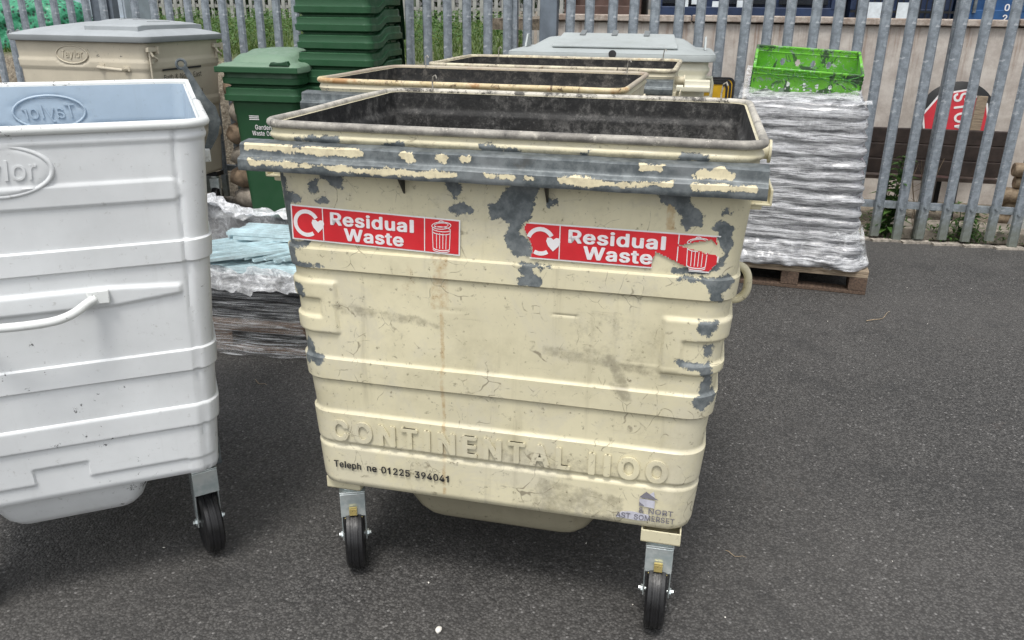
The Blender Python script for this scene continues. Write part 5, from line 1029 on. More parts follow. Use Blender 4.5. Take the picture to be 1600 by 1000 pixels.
# ================================================================ pallets, wrapped loads, crate
k = NT('grubby_wood_block'); _c = k.mix(k.ramp(k.noise(10,6,.7,stretch=(9,1,9)),.3,.7),(.045,.03,.022),(.15,.10,.07)); m_wood3 = k.done(_c, .85, 0, k.bump(k.noise(14,5,.7),.4,.006))
def pallet(name, label, loc, rz, W, D, m, H=.144):
    t = thing(name, label, 'pallet', loc, rz)
    for i, x in enumerate((-W/2+.05, 0, W/2-.05)):
        for y in (-D/2+.07, 0, D/2-.07):
            MB().box((x,y,.062),(.10,.14,.080)).build('block', m_wood3, t, bevel=.004)
    for y in (-D/2+.07, 0, D/2-.07): MB().box((0,y,.113),(W,.14,.020)).build('stringer', m, t, bevel=.002)
    for y in (-D/2+.05, 0, D/2-.05): MB().box((0,y,.011),(W,.10,.020)).build('runner', m_wood3, t, bevel=.002)
    n = 6
    for i in range(n): MB().box((0, -D/2+.052+(D-.104)*i/(n-1)+random.uniform(-.004,.004), .134),(W+random.uniform(-.01,.004),.10,.020)).build('deck_board', m, t, bevel=.002)
    return t
RY = -.292; e1 = Vector((math.cos(RY),math.sin(RY),0)); e2 = Vector((-math.sin(RY),math.cos(RY),0))
PW, PD = .86, 1.0
NR = Vector((2.068,4.505,0)); pc = NR-e1*PW/2+e2*PD/2
pallet('wooden_pallet', 'weathered wooden pallet under the tall shrink-wrapped stack by the fence', tuple(pc), RY, PW, PD, m_wood)
# shrink wrapped stack: sheets in horizontal layers under stretched film
k = NT('stretch_film_stack')
f1 = k.noise(4.5,9,.78,stretch=(1,1,20),dist=.5); f2 = k.noise(12,9,.85,stretch=(1,1,11),dist=.5)
_f = k.math('ADD', k.math('MULTIPLY', f1, .55), k.math('MULTIPLY', f2, .45))
_c = k.mix(k.ramp(_f,.42,.56), (.12,.125,.135), (.63,.64,.665)); _c = k.mix(k.ramp(f2,.565,.62,0,.9), _c, (.88,.89,.91)); _c = k.mix(k.ramp(k.noise(9,9,.85,stretch=(1,1,16)),.57,.63,0,.85), _c, (.06,.062,.07))  # pale and dark streaks paint the film's glints into the colour
f3 = k.noise(9,6,.75,stretch=(1.6,1.6,.5),dist=1.2); _c = k.mix(k.ramp(f3,.56,.66,0,.35), _c, (.75,.76,.78)); _c = k.mix(k.ramp(k.noise(5,6,.8,dist=.8),.55,.68,0,.45), _c, (.20,.205,.215))
m_wrap = k.done(_c, k.ramp(f1,.3,.7,.16,.40), None, k.bump(f3, .45, .02, k.bump(f2, .5, .012, k.bump(f1, .7, .02))), .7, Coat_Weight=.4, Coat_Roughness=.12)
stack = thing('wrapped_stack', 'tall shrink-wrapped stack of grey layers carrying the bright green crate', 'stack', tuple(pc+Vector((0,0,.145))), RY)
mb = MB(); rows = []; HT = .93; nrow = 120
for j in range(nrow+1):
    t = j/nrow; z = HT*t; ph = t*17.0+.5*mnoise.noise(Vector((t*7,2,2)))
    bul = .010*abs(math.sin(math.pi*ph*.78))**.7
    fl = .050*max(0, 1-t/.20)**1.5
    nar = .135*t; roun = .030*max(0,(t-.95)/.05)**2
    P, N = rrect(-PW/2+.055, PW/2-.085-nar*.62, -PD/2+.035, PD/2-.05, .055, 50, 50, 20, 6)
    r = []
    for (a,b), (nx_, ny_) in zip(P, N):
        zz = z+.05*a+.03*mnoise.noise(Vector((a*3,b*3,5))); w1 = .013*mnoise.noise(Vector((a*2.4,b*2.4,zz*24+2)))+.006*mnoise.noise(Vector((a*9,b*9,z*60)))
        w2 = (.05*mnoise.noise(Vector((a*9,b*9,z*9+7)))+.02*mnoise.noise(Vector((a*25,b*25,z*20))))*max(0,1-t/.22)
        o = bul*(1+2.4*max(0,nx_)**2+.6*mnoise.noise(Vector((a*3,b*3,round(ph*.78)*3.1))))+fl*(1+1.3*mnoise.noise(Vector((a*4,b*4,1))))+w1+w2-roun
        r.append((a+nx_*o, b+ny_*o, z*(1+.12*(b/PD+.5))+.010*mnoise.noise(Vector((a*7,b*7,z*14)))))
    rows.append(r)
for ins, dz_ in ((.05,.012),(.12,.022),(.22,.018),(.33,.02)):
    P, N = rrect(-PW/2+.05+ins, PW/2-.172-ins*.8, -PD/2+.03+ins, PD/2-.05-ins, .04, 50, 50, 20, 6)
    rows.append([(a,b,HT*(1+.12*(b/PD+.5))+dz_+.022*mnoise.noise(Vector((a*14,b*14,3)))) for a, b in P])
mb.rings(rows, True, True, True); mb.build('wrapped_layers', m_wrap, stack, smooth=70)
# loose crumpled film on top
def film_mat(name, lo, hi, white=(.85,.87,.89), sc=14, st=(1,1,1), zr=None):
    k = NT(name); f = k.noise(sc,7,.78,stretch=st,dist=.8); b = k.b
    nrm = k.bump(f, .8, .015)
    k.done(white, .12, None, nrm, .6)
    tr = k.n('ShaderNodeBsdfTransparent'); mx = k.n('ShaderNodeMixShader')
    k.put(mx.inputs[0], k.ramp(f if zr is None else k.math('ADD', f, k.ramp(k.sep(2),zr[0],zr[1],0,zr[2])),.42,.70,lo,hi)); k.t.links.new(tr.outputs[0], mx.inputs[1]); k.t.links.new(b.outputs[0], mx.inputs[2]); k.t.links.new(mx.outputs[0], k.out.inputs['Surface'])
    return k.m
m_film = film_mat('clear_crumpled_film', .18, .85)
def crumple(x0, x1, y0, y1, z, amp, sc, nx, ny, seed, M=None, slope=0.):
    vs = []
    for j in range(ny+1):
        for i in range(nx+1):
            u, v = i/nx, j/ny
            p = Vector((x0+(x1-x0)*u, y0+(y1-y0)*v, z))
            d = amp*(mnoise.noise(p*sc+Vector((seed,0,0)))+.5*abs(mnoise.noise(p*sc*2.7+Vector((0,seed,0)))))
            q = mnoise.noise(p*sc*.8+Vector((0,0,seed)))*amp; d += slope*(p.y+.5)
            vs.append((p.x+q*.6, p.y+q*.4, z+d+amp*.3))
    mb = MB(); mb.add(vs, [(j*(nx+1)+i, j*(nx+1)+i+1, (j+1)*(nx+1)+i+1, (j+1)*(nx+1)+i) for j in range(ny) for i in range(nx)], 0, M); return mb
crumple(-.40,.26,-.46,.44,HT-.005,.035,7,60,60,3,None,.125).build('loose_film', m_film, stack, smooth=80)
crumple(.10,.30,-.49,-.40,HT-.03,.05,9,30,20,9).build('loose_film', m_film, stack, smooth=80)

Mv = Matrix.Translation((PW/2-.10,-PD/2+.02,.02)) @ Matrix.Rotation(math.radians(-18),4,'Y') @ Matrix.Rotation(math.radians(78),4,'X')
crumple(-.14,.10,.0,.22,.0,.05,11,30,26,15,Mv).build('loose_film', m_film, stack, smooth=80)

# bright green folding crate
k = NT('bright_green_crate'); g = k.noise(9,6,.7); g2 = k.noise(26,6,.75,dist=.7)
_c = k.mix(k.ramp(g,.3,.7), (.085,.35,.018), (.165,.49,.035)); _c = k.mix(k.ramp(g2,.555,.60,0,.9), _c, (.22,.29,.24)); _c = k.mix(k.ramp(k.noise(17,6,.8,dist=1.2),.60,.64,0,.9), _c, (.50,.54,.52)); _c = k.mix(k.ramp(k.noise(8,6,.75,dist=.9),.55,.59,0,.9), _c, (.035,.06,.04)); _c = k.mix(k.ramp(k.noise(48,4,.7),.62,.68,0,.8), _c, (.50,.60,.50))
m_crate = k.done(_c, .4, 0, k.bump(g2,.2,.003))
m_cratedark = simple('dark_green_crate_frame', (.03,.17,.02), .45, 0, .4, 20)
cr = thing('plastic_crate', 'bright green ventilated plastic crate with torn label scraps', 'crate', (1.385,4.945,1.082), 0)
ax_ = Vector((.574,-.165,-.030)).normalized(); ay_ = Vector((.15,.94,.25)); ay_ = (ay_-ax_*ay_.dot(ax_)).normalized(); az_ = ax_.cross(ay_)
cr.rotation_euler = Matrix((ax_,ay_,az_)).transposed().to_euler()
CW, CD, CH = .59, .42, .170
def holed(L, H, holes, step=.006):
    nx, nz = int(L/step), int(H/step); vs = [(L*i/nx, 0, H*j/nz) for j in range(nz+1) for i in range(nx+1)]; fs = []
    for j in range(nz):
        for i in range(nx):
            x, z = L*(i+.5)/nx, H*(j+.5)/nz
            if not any(((x-a)/c)**2+((z-b)/d)**2 < 1 for a, b, c, d in holes): fs.append((j*(nx+1)+i, j*(nx+1)+i+1, (j+1)*(nx+1)+i+1, (j+1)*(nx+1)+i))
    return vs, fs
def wall_part(name, L, H, holes, M):
    vs, fs = holed(L, H, holes); o = MB().add(vs, fs, 0, M).build(name, m_crate, cr)
    s = o.modifiers.new('solid', 'SOLIDIFY'); s.thickness = .004; return o
near_h = [(x,.088,.009,.015) for x in (.20,.29,.36,.43)]+[(x,.062,.006,.005) for x in np.arange(.05,.58,.035)]+[(x,.040,.006,.004) for x in np.arange(.06,.58,.05)]
far_h = [(x,.082,.013,.024) for x in (.16,.25,.34,.43)]+[(x,.035,.009,.005) for x in np.arange(.05,.58,.04)]
wall_part('long_side', CW, CH, near_h, Matrix.Identity(4))
wall_part('long_side', CW, CH, far_h, Matrix.Translation((0,CD,0)))
for x in (0, CW): wall_part('short_side', CD, CH, [(y,.085,.014,.022) for y in (.10,.20,.30)]+[(y,.03,.010,.006) for y in np.arange(.04,.38,.035)], Matrix.Translation((x,0,0)) @ Matrix.Rotation(math.pi/2,4,'Z'))
fl_ = MB().add([(0,0,.004),(CW,0,.004),(CW,CD,.004),(0,CD,.004)], [(0,1,2,3)]).build('crate_floor', m_crate, cr); _s = fl_.modifiers.new('solid','SOLIDIFY'); _s.thickness = .005
fr = MB()
for y in (0,CD): fr.box((CW/2,y,CH),(CW+.012,.016,.010)); fr.box((CW/2,y-.004,CH-.030),(CW,.010,.006))
for x in (0,CW): fr.box((x,CD/2,CH),(.016,CD-.018,.010))
for x in np.linspace(.02,CW-.02,9): fr.box((x,-.007,CH-.015),(.006,.008,.028))
fr.build('crate_rim', m_crate, cr, bevel=.002)
lt = MB()
for i in range(4):
    x = .03+.14*i
    for s in (-1,1): lt.tube([(x,-.012,CH-.006 if s > 0 else CH-.05),(x+.06,-.014,CH-.028),(x+.12,-.012,CH-.006 if s < 0 else CH-.05)], .0022, 5)
for x, sx in ((-.006,-1),(CW+.006,1)):
    for z in (.03,.06,.09,.12,.142): lt.box((x,CD/2,z),(.008,CD-.02,.005))
    for y in np.linspace(.03,CD-.03,7): lt.box((x,y,CH/2),(.007,.006,CH-.02))
lt.build('side_lattice', m_cratedark, cr)

# left pallet: bundles of pale blue plastic strips in clear film
LY = -.17; lc = Vector((-1.33,3.885,0))
pallet('wooden_pallet', 'low dark wooden pallet under the film-wrapped pale blue strips', tuple(lc), LY, 1.05, .60, m_wood3)
m_strip = simple('pale_blue_plastic', (.56,.70,.74), .3, 0, .3, 6, .03)
m_blackbag = simple('black_plastic', (.014,.015,.018), .35, 0, .5, 10, .5)
def strip_mesh(L=.56):
    mb = MB(); w_ = .0125; R = []
    pr = [(-w_,0),(w_,0),(w_,.016),(w_-.004,.016),(w_-.004,.003),(-w_+.004,.003),(-w_+.004,.016),(-w_,.016)]
    mb.rings([[(-L/2,a,b) for a, b in pr],[(L/2,a,b) for a, b in pr]], True, True, True); return mb
sm = None
def put_strip(x, y, z, rz, flip=False, tilt=0):
    global sm
    lab = 'pale blue plastic strip in the film-wrapped bundle on the low pallet'
    if sm is None: o = strip_mesh().build('plastic_strip', m_strip); sm = o
    else: o = sm.copy(); COL.objects.link(o)
    p = lc+Vector((math.cos(LY)*x-math.sin(LY)*y, math.sin(LY)*x+math.cos(LY)*y, z))
    o.location = p; o.rotation_euler = (math.pi if flip else 0, tilt, LY+rz); tag(o, lab, 'plastic strip', 'pale blue plastic strips in film')
for layer in range(2):
    for i in range(7): put_strip(.14+random.uniform(-.05,.05), -.21+.036*i, .366+.017*layer, .03+random.uniform(-.05,.05))
for i in range(11): put_strip(.00+.050*i, .03+.004*i, .410+.012*(i % 2), .95+random.uniform(-.06,.06), False, random.uniform(-.03,.03))
for i in range(10): put_strip(-.21+.031*i, -.02-.018*i, .432+.005*(i % 3), .62+random.uniform(-.05,.05), False, random.uniform(-.06,.02))
for layer in range(2):
    for i in range(6): put_strip(.20+random.uniform(-.04,.04), .03+.034*i, .462+.018*layer, .03+random.uniform(-.03,.03))
bx = MB()
for i in range(5): bx.add(*[(lambda R:(R,[(3,2,1,0),(4,5,6,7),(0,1,5,4),(1,2,6,5),(2,3,7,6),(3,0,4,7)]))([(x*.46,y*.25,z) for z in (.152+.042*i,.19+.042*i) for x, y in ((-1,-1),(1,-1),(1,1),(-1,1))])][0])
o_ = bx.build('dark_load', m_blackbag, bevel=.01, loc=tuple(lc), rot=(0,0,LY)); tag(o_, 'dark layered load at the bottom of the film-wrapped pallet', 'load')
m_film2 = film_mat('clear_wrapping_film', .03, .72, (.78,.81,.84), sc=5, st=(1,1,40))
m_film3 = film_mat('white_creased_film', .32, .95, (.88,.90,.93), sc=17)
FW, FD = .545, .315
def wall_pt(a, b, p, q, z, t, k1=1.):
    d = .045*max(0,1-t/.15)-.015*math.sin(min(t,1)*math.pi)+k1*(.016*mnoise.noise(Vector((a*4,b*4,z*22)))+.008*mnoise.noise(Vector((a*9,b*9,z*60))))
    return (a+p*d, b+q*d, z+.012*mnoise.noise(Vector((a*6,b*6,z*5))))
mb = MB(); rows = []
for j in range(44):
    t = j/43; z = .012+.38*t
    P, N = rrect(-FW, FW, -FD, FD, .15, 44, 30, 16, 8)
    rows.append([wall_pt(a,b,p,q,z,t) for (a,b),(p,q) in zip(P,N)])
mb.rings(rows)
flm = thing('wrapping_film', 'clear crinkled film wrapped round the pale blue strips on the low pallet', 'plastic film', tuple(lc), LY)
mb.build('wrap_wall', m_film2, flm, smooth=80)
# bunched white collar round the open top
mb = MB(); rows = []
for j in range(30):
    t = j/29; ins = -.012+.135*t
    P, N = rrect(-FW+ins, FW-ins, -FD+ins, FD-ins*1.0, .15, 44, 30, 30, 8)
    r = []
    for (a,b),(p,q) in zip(P,N):
        back = float(sstep(b, -.18, .22)); left = float(sstep(-a, .05, .45))
        z = .33+.05*mnoise.noise(Vector((a*3,b*3,2)))*(1-t)+(.06+.17*back+.10*left)*math.sin(min(1,t*1.25)*math.pi*.62)
        n1 = mnoise.noise(Vector((a*11,b*11,t*5))); n2 = mnoise.noise(Vector((a*27,b*27,t*9+4)))
        r.append((a+p*.03*n1+q*.02*n2, b+q*.03*n1-p*.02*n2, z+.034*n1+.022*n2))
    rows.append(r)
mb.rings(rows); mb.build('film_collar', m_film3, flm, smooth=80)

# ================================================================ behind the fence, right: bench, stop sign, timber, plants
bn = thing('bench', 'low dark brown slatted bench seen from behind through the fence', 'bench', (3.13,6.33,0), -.20)
for i in range(3): MB().box((0,-.02+.012*i,.435+.115*i),(1.24,.035,.1135)).build('back_board', m_bench, bn, bevel=.006)
for i in range(3): MB().box((0,.08+.125*i,.335),(1.24,.11,.030)).build('seat_board', m_benchtop if i == 0 else m_bench, bn, bevel=.005)
for x in (-.58,.30):
    g = MB(); g.prism([(-.05,.01),(.0,.01),(.012,.33),(.40,.32),(.40,.0),(.45,.0),(.45,.36),(.02,.37),(.055,.70),(.015,.71)], x-.02, x+.02, 'x')
    for i in range(3): g.lathe([(.010,-.047+.012*i),(.010,-.036+.012*i)], (x,0,.435+.115*i), 'y', 8)
    g.build('leg', m_blackmetal, bn, bevel=.004)
sg = thing('stop_sign', 'red octagonal sign on a round black plate leaning behind the bench', 'sign', (3.73,7.02,.43), -.2); sg.scale = (1.03,1,1.0)
sg.rotation_euler = (-.10,0,-.2)
dk = MB().lathe([(.295,0),(.300,.004),(.300,.014),(.295,.018)], (0,0,.29), 'y', 56).build('backing_plate', m_blackmetal, sg, smooth=40)
oc = [(.268*math.cos(a), .265+.268*math.sin(a)) for a in np.radians(np.arange(22.5,382,45)-78)]
MB().prism(oc, -.010, -.002, 'y').build('white_border', m_stickwhite, sg)
MB().prism([(x*.94,.265+(z-.265)*.94) for x, z in oc], -.013, -.0101, 'y').build('red_face', m_stopred, sg)
mb = MB(); lettering(mb, 'STOP', 0, 0, .32, .105, 0, .002, .022)
a = math.radians(-80); mb.v = [((x-.16)*math.cos(a)-(z-.05)*math.sin(a)+.030, y-.0135, (x-.16)*math.sin(a)+(z-.05)*math.cos(a)+.335) for x, y, z in mb.v]
mb.build('sign_wording', m_stickwhite, sg)
st = MB().box((0,0,.30),(.075,.022,.60)).build('timber_stake', m_wood, bevel=.003, loc=(3.60,6.49,.352), rot=(-.02,.03,-.2)); tag(st, 'pale sawn timber board standing on the bench seat, in front of the red sign', 'timber')
po = thing('steel_post', 'dark painted steel post at the right edge behind the fence', 'post', (4.16,6.55,0), -.2)
MB().box((0,0,.75),(.10,.10,1.5)).build('post_shaft', m_post, po, bevel=.006); MB().box((.02,-.058,1.30),(.16,.012,.12)).build('post_plate', m_galv, po, bevel=.003)
for i, (dx_, z) in enumerate(((0,.05),(.05,.15),(-.02,.25),(.06,.35),(.02,.45))):
    r_ = .048+.005*((i*7) % 3)
    lg = MB().lathe([(r_*.9,-.01),(r_,.0),(r_*1.02,.25),(r_*.97,.6),(r_*.9,.61)], (0,0,0), 'x', 14).build('log', m_log, smooth=40, loc=(3.77+dx_,6.24-.02*i,z), rot=(0,.01*i,-.25))
    tag(lg, ['lowest','second lowest','middle','second highest','topmost'][i]+' cut log in the pile right of the dark bench', 'log', 'logs piled beside the bench')
mb = MB(); rows = []
for j in range(14):
    t = j/13; P, N = rrect(-.24+.05*t,.24-.05*t,-.16+.04*t,.16-.04*t,.07,8,6,8,4)
    rows.append([(a+.03*mnoise.noise(Vector((a*7,b*7,t*4))), b+.02*mnoise.noise(Vector((a*6,b*6,t*4+5))), .50*t+.02*mnoise.noise(Vector((a*6,b*6,2)))) for a, b in P])
mb.rings(rows, True, True, True); wb = mb.build('white_sack', simple('white_woven_sack', (.70,.71,.70), .7, 0, .12, 20, .3), smooth=60, loc=(4.03,5.98,.0), rot=(0,.0,-.2)); tag(wb, 'bulky white sack lying behind the fence at the right edge', 'sack')
sl_ = MB().box((0,0,.02),(1.1,.32,.09)).build('concrete_slab', m_stone, bevel=.01, loc=(3.35,5.98,-.01), rot=(0,0,-.18)); tag(sl_, 'pale concrete slab on the ground in front of the bench', 'slab')
# leaves
def leafmat(name, a, b):
    k = NT(name); oi = k.n('ShaderNodeNewGeometry').outputs['Random Per Island']
    c = k.mix(oi, a, b); k.done(c, .5, None, None, .4); k.b.inputs['Subsurface Weight'].default_value = 0
    tl = k.n('ShaderNodeBsdfTranslucent'); k.put(tl.inputs[0], c); mx = k.n('ShaderNodeMixShader'); mx.inputs[0].default_value = .3
    k.t.links.new(k.b.outputs[0], mx.inputs[1]); k.t.links.new(tl.outputs[0], mx.inputs[2]); k.t.links.new(mx.outputs[0], k.out.inputs['Surface']); return k.m
m_leaf = leafmat('weed_leaf', (.035,.09,.02), (.10,.19,.045)); m_leafd = leafmat('dark_leaf', (.015,.035,.012), (.045,.08,.03)); m_grass = leafmat('grass_blade', (.05,.10,.02), (.16,.22,.06)); m_drystem = simple('dry_stem', (.20,.15,.10), .9, 0, .4, 30)
def leaf(mb, p, d, L, w_, up=Vector((0,0,1)), droop=.3):
    d = d.normalized(); s = d.cross(up)
    if s.length < 1e-3: s = Vector((1,0,0))
    s.normalize(); n = s.cross(d)
    a = p; b = p+d*L*.45+n*.04*L; c = p+d*L-Vector((0,0,droop*L))
    mb.add([tuple(a), tuple(b+s*w_/2), tuple(c), tuple(b-s*w_/2), tuple(b-n*.12*w_)], [(0,1,4),(1,2,4),(4,2,3),(0,4,3)])
def rv(): return Vector((random.gauss(0,1),random.gauss(0,1),random.gauss(0,.5)))
def plant(label, loc, h, n, L, w_, m, stems=3, spread=.08, cat='plant'):
    t = thing('leafy_plant', label, cat, loc); s = MB(); l = MB()
    for q in range(stems):
        a = random.uniform(0,6.28); tip = Vector((math.cos(a)*spread, math.sin(a)*spread, h*random.uniform(.75,1)))
        pts = [Vector((0,0,0))+tip*(u/6)+Vector((.01*math.sin(u+q),.01*math.cos(u*1.3+q),0)) for u in range(7)]
        s.tube([tuple(p) for p in pts], .003, 5)
        for i in range(n):
            u = random.uniform(.12,1); p = tip*u; d = rv(); d.z = abs(d.z)*.6+.15; leaf(l, p, d, L*random.uniform(.6,1.1)*(1.15-.4*u), w_*random.uniform(.7,1.1))
    s.build('stem', m_leafd, t); l.build('leaves', m, t); return t
plant('tall broad-leaved green plant growing against the fence pales', (2.74,5.83,-.02), .68, 34, .15, .055, m_leaf, 4, .06)
plant('short fern-like weed at the foot of the fence below the bench leg', (3.30,5.80,-.02), .30, 26, .13, .035, m_leaf, 4, .14)
plant('bushy low weed growing beside the white sack', (3.83,5.72,-.02), .34, 30, .11, .030, m_leaf, 4, .12)
for (x, y, h, lb) in ((3.02,5.95,.62,'bare dry stem standing in front of the bench'),(2.86,6.02,.40,'thin dead twig plant beside the leafy plant')):
    t = MB()
    for q in range(5):
        a = random.uniform(0,6.28); p = [(0,0,0)]
        for u in range(1,6): p.append((math.cos(a)*.03*u+.015*random.uniform(-1,1), math.sin(a)*.03*u+.015*random.uniform(-1,1), h*u/5*random.uniform(.9,1)))
        t.tube(p, [.004-.0005*i for i in range(6)], 4)
        for z in range(3): b = p[2+z]; t.tube([b,(b[0]+random.uniform(-.08,.08),b[1]+random.uniform(-.05,.05),b[2]+random.uniform(.03,.1))], .0015, 4)
    tag(t.build('dry_plant', m_drystem, loc=(x,y,-.02)), lb, 'dead plant')
wd_ = MB()
for i in range(1700):
    x = random.uniform(1.9,4.4); q = abs(random.gauss(.0,.22))+.04; y = FY(x)+q
    if mnoise.noise(Vector((x*3,q*4,11))) < -.05: continue
    d = rv(); d.z = abs(d.z)+.35; leaf(wd_, Vector((x,y,-.02+random.uniform(0,.10))), d, random.uniform(.03,.10), random.uniform(.008,.025))
tag(wd_.build('weeds', m_leaf), kind='stuff')
gr_ = MB()
for i in range(2600):
    x = random.uniform(1.8,4.5); q = random.uniform(.0,.9); p = Vector((x,FY(x)+q,gz_(x,FY(x)+q)+.003)); s_ = random.uniform(.005,.017)
    gr_.add([tuple(p+Vector((random.uniform(-1,1),random.uniform(-1,1),random.uniform(-.3,1)))*s_) for _ in range(4)], [(0,1,2),(0,2,3),(0,3,1),(1,3,2)])
tag(gr_.build('gravel', m_stone), kind='stuff')
yp = None
for i in range(3):
    t = thing('safety_barrier', ['front yellow panel with a black edge between the bins and the wrapped stack','middle yellow panel with a black edge between the bins and the wrapped stack','rear yellow panel with a black edge between the bins and the wrapped stack'][i], 'barrier', (1.375+.035*i,5.80+.05*i,0), -.2, 'yellow panels with black edging')
    P, N = rrect(-.09,.09,0,1.09+.012*i,.04,4,6,4,5); Pi, _ = rrect(-.075,.075,.015,1.075+.012*i,.03,4,6,4,5)
    mb = MB(); n = len(P); mb.rings([[(a,-.012,b) for a, b in P],[(a,.012,b) for a, b in P],[(a,.012,b) for a, b in Pi],[(a,-.012,b) for a, b in Pi],[(a,-.012,b) for a, b in P]]); mb.build('black_edge', m_black, t)
    MB().prism(Pi, -.008, .008, 'y').build('yellow_face', m_yellow, t)

# ================================================================ behind the fence, left: bank, far fence, bale, cabinet
gb = MB()
for i in range(15000):
    x = random.uniform(-10,.4); q = 1.05+abs(random.gauss(0,1))**1.4*4.0
    if q > 13: continue
    y = FY(x)+q
    if mnoise.noise(Vector((x*.8,y*.8,1))) < -.28: continue
    z = gz_(x,y); h = random.uniform(.03,.11); a = random.uniform(0,6.28); w_ = .006+.0012*q
    gb.add([(x-w_*math.cos(a),y-w_*math.sin(a),z),(x+w_*math.cos(a),y+w_*math.sin(a),z),(x+random.uniform(-.05,.05),y+random.uniform(-.05,.05),z+h)], [(0,1,2)])
tag(gb.build('grass', m_grass), kind='stuff')
ub = MB()
for i in range(12000):
    x = random.uniform(-9,.3); q = random.uniform(1.7,9); y = FY(x)+q
    if mnoise.noise(Vector((x*1.1,y*.9,6))) < -.02: continue
    d = rv(); d.z = abs(d.z)*.7+.1; leaf(ub, Vector((x,y,gz_(x,y)+random.uniform(.02,.30))), d, random.uniform(.05,.12), random.uniform(.025,.06))
tag(ub.build('undergrowth', m_leaf), kind='stuff')
m_farpale = simple('pale_far_fence', (.30,.30,.285), .6, .1, .25, 5)
ff = thing('far_fence', 'pale weathered paling fence on the far side of the grass bank', 'fence', (0,0,0))
pp = None
for i in range(92):
    x = -12.2+i*.155; y = 18.5-.2*x; mb = None
    if pp is None: pp = MB().box((0,0,1.1),(.075,.02,2.2)).build('pale', m_farpale, ff); o = pp
    else: o = pp.copy(); COL.objects.link(o); o.parent = ff
    o.location = (x,y,gz_(x,y)-.05+random.uniform(-.03,.03)); o.rotation_euler = (0,random.uniform(-.015,.015),-.2+random.uniform(-.2,.2))
for z in (.30,1.8): MB().box((7.2,.03,0),(14.6,.03,.06),0,Matrix.Translation((-12.3,18.5+.2*12.3,1.20+z)) @ Matrix.Rotation(math.atan(-.2),4,'Z')).build('rail', m_farpale, ff)
hd = MB()
for i in range(9000):
    x = random.uniform(-14,3); y = 21.0-.2*x+random.uniform(-.8,1.2); z = 1.2+random.uniform(0,3.8)
    d = rv(); leaf(hd, Vector((x,y,z)), d, random.uniform(.15,.34), random.uniform(.08,.18))
tag(hd.build('shrubbery', m_leafd), kind='stuff')
k = NT('green_netting'); n1 = k.vor(22,'Distance'); _c = k.mix(k.ramp(n1,.2,.5), (.008,.035,.022), (.03,.23,.12)); _c = k.mix(k.ramp(k.noise(16,5,.7),.55,.68,0,.7), _c, (.16,.48,.33)); m_net = k.done(_c,.45,0,k.bump(n1,.6,.02))
for i, (x, y, sx, h, lb) in enumerate(((-5.95,9.35,.50,.58,'green netting bale at the left edge beyond the fence'),(-4.98,9.15,.46,.52,'green netting bale right of its larger neighbour beyond the fence'))):
    mb = MB(); rows = []
    for j in range(16):
        t = j/15; r_ = sx*(1-.12*abs(t-.45)-.45*max(0,(t-.75)/.25)**2)
        P, N = rrect(-r_,r_,-r_*.8,r_*.8,r_*.45,8,8,8,6); rows.append([(a+.05*mnoise.noise(Vector((a*4,b*4,t*5+i))), b+.05*mnoise.noise(Vector((a*4+3,b*4,t*5))), h*t+.03*mnoise.noise(Vector((a*5,b*5,t)))) for a, b in P])
    mb.rings(rows, True, True, True); tag(mb.build('netting_bale', m_net, smooth=60, loc=(x,y,gz_(x,y)-.02), rot=(0,0,-.2)), lb, 'bale', 'green netting bales beyond the fence')
cb = thing('steel_cabinet', 'pale grey steel cabinet standing on the bank beyond the fence', 'cabinet', (-4.37,9.45,gz_(-4.37,9.45)-.02), -.2)
MB().box((0,0,.9),(.62,.5,1.8)).build('cabinet_body', m_cabinet, cb, bevel=.01)
for x in (-.15,.15):
    MB().box((x,-.256,.9),(.285,.012,1.7)).build('door', m_cabinet, cb, bevel=.004)
mb = MB(); mb.box((0,-.27,.32),(.60,.02,.03)); mb.box((0,-.27,1.3),(.60,.02,.03)); mb.build('rail', m_cabinet, cb)
# stones piled between the beige bin and the green bins
for i in range(6):
    mb = MB(); rows = []
    rx, rz_ = .125-.004*i, .088
    for j in range(9):
        ph = -math.pi/2+math.pi*j/8; rows.append([(rx*max(.02,math.cos(ph))*math.cos(q)*(1+.5*mnoise.noise(Vector((math.cos(q)*2,math.sin(q)*2,ph*1.5+i*5)))), rx*max(.02,math.cos(ph))*math.sin(q)*.8, rz_*math.sin(ph)) for q in np.linspace(0,2*math.pi,15)[:-1]])
    mb.rings(rows, True, True, True)
    s_ = mb.build('stone', [simple('sandstone', (.26,.19,.13), .9, 0, .35, 12, .5)] if i % 2 else m_stone, smooth=60, loc=(-2.15+.012*(-1)**i, 6.52-.01*i, .085+.172*i), rot=(0,.05*(-1)**i,.4*i))
    tag(s_, ['bottom','second','third','fourth','fifth','top'][i]+' rough stone in the column piled between the beige and green bins', 'stone', 'stones piled between the bins')
o_ = crumple(-.16,.16,-.10,.10,.02,.05,9,26,18,21).build('plastic_scrap', m_film, smooth=80, loc=(-2.12,6.10,.0)); tag(o_, 'crumpled white plastic scrap on the tarmac below the beige bin', 'plastic scrap')
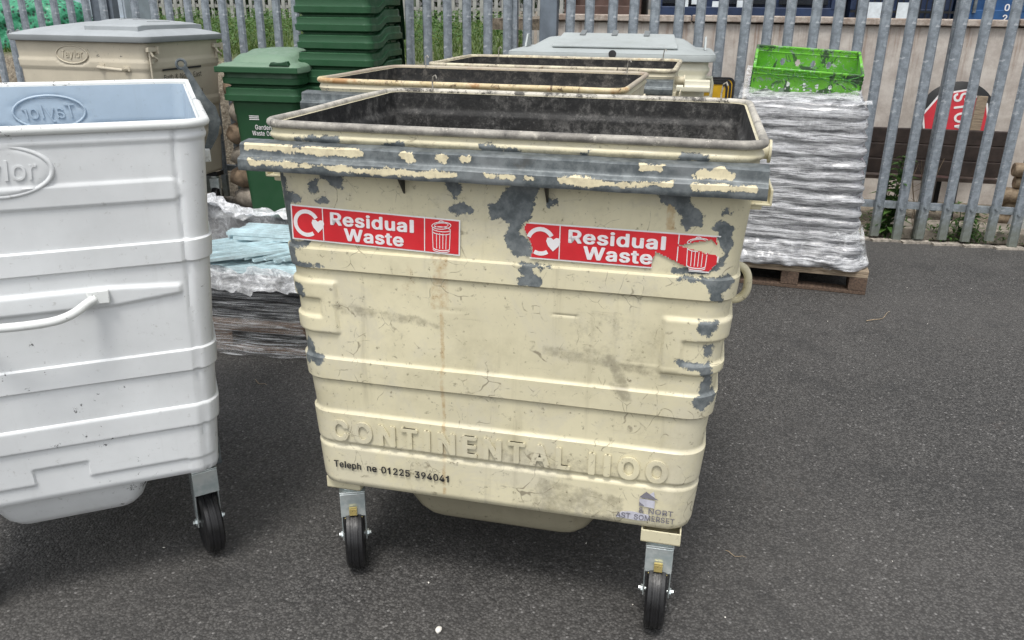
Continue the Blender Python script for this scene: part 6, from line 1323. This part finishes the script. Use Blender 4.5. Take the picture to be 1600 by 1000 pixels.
# bits on the tarmac
def pebble(x, y, r_, m, lb, seed):
    mb = MB(); rows = []
    for j in range(7):
        ph = -math.pi/2+math.pi*j/6; rows.append([((r_*max(.05,math.cos(ph)))*math.cos(q)*(1+.35*mnoise.noise(Vector((math.cos(q)*1.5,math.sin(q)*1.5,ph+seed)))), r_*.7*max(.05,math.cos(ph))*math.sin(q), r_*.45*math.sin(ph)+r_*.4) for q in np.linspace(0,2*math.pi,11)[:-1]])
    mb.rings(rows, True, True, True); tag(mb.build('pebble', m, smooth=60, loc=(x,y,0), rot=(0,0,seed)), lb, 'pebble')
pebble(-.186,1.722,.0125,m_whitebit,'small whitish stone on the tarmac at the bottom edge, below the red-stickered bin',1.3)
def twig(p0, p1, lb, r_=.0018, bend=.03):
    a, b = Vector((*p0,.006)), Vector((*p1,.006)); n = (b-a).cross(Vector((0,0,1))).normalized(); pts = []
    for i in range(7): t = i/6; pts.append(tuple(a.lerp(b,t)+n*bend*math.sin(t*math.pi*1.4)*(b-a).length*3+Vector((0,0,.004*math.sin(t*9)))))
    tag(MB().tube(pts, [r_*(1-.1*i) for i in range(7)], 5).build('twig', m_twig), lb, 'twig')
twig((1.90,4.07),(2.10,4.20),'thin curved dry twig on the tarmac in front of the wooden pallet',.0026)
twig((.665,2.075),(.715,2.035),'short pale twig on the tarmac right of the front caster',.0014)
twig((-1.13,3.25),(-1.07,3.19),'short dry twig on the tarmac between the two nearest bins',.0018)
lt_ = MB()
for i in range(45):
    y = random.uniform(1.2,5.3); x = random.uniform(-.62,.62)*y*1.15; s_ = random.uniform(.001,.0028)*(1 if random.random() < .9 else 1.8)
    if y > FY(x)-.1: continue
    a = random.uniform(0,6.28); e = s_*random.uniform(1,2.6); c, q = math.cos(a), math.sin(a)
    lt_.add([(x+c*e,y+q*e,.002),(x-q*s_,y+c*s_,.002),(x-c*e,y-q*e,.002),(x+q*s_,y-c*s_,.002),(x,y,.002+s_*.9)], [(0,1,4),(1,2,4),(2,3,4),(3,0,4)])
tag(lt_.build('grit', m_whitebit), kind='stuff')
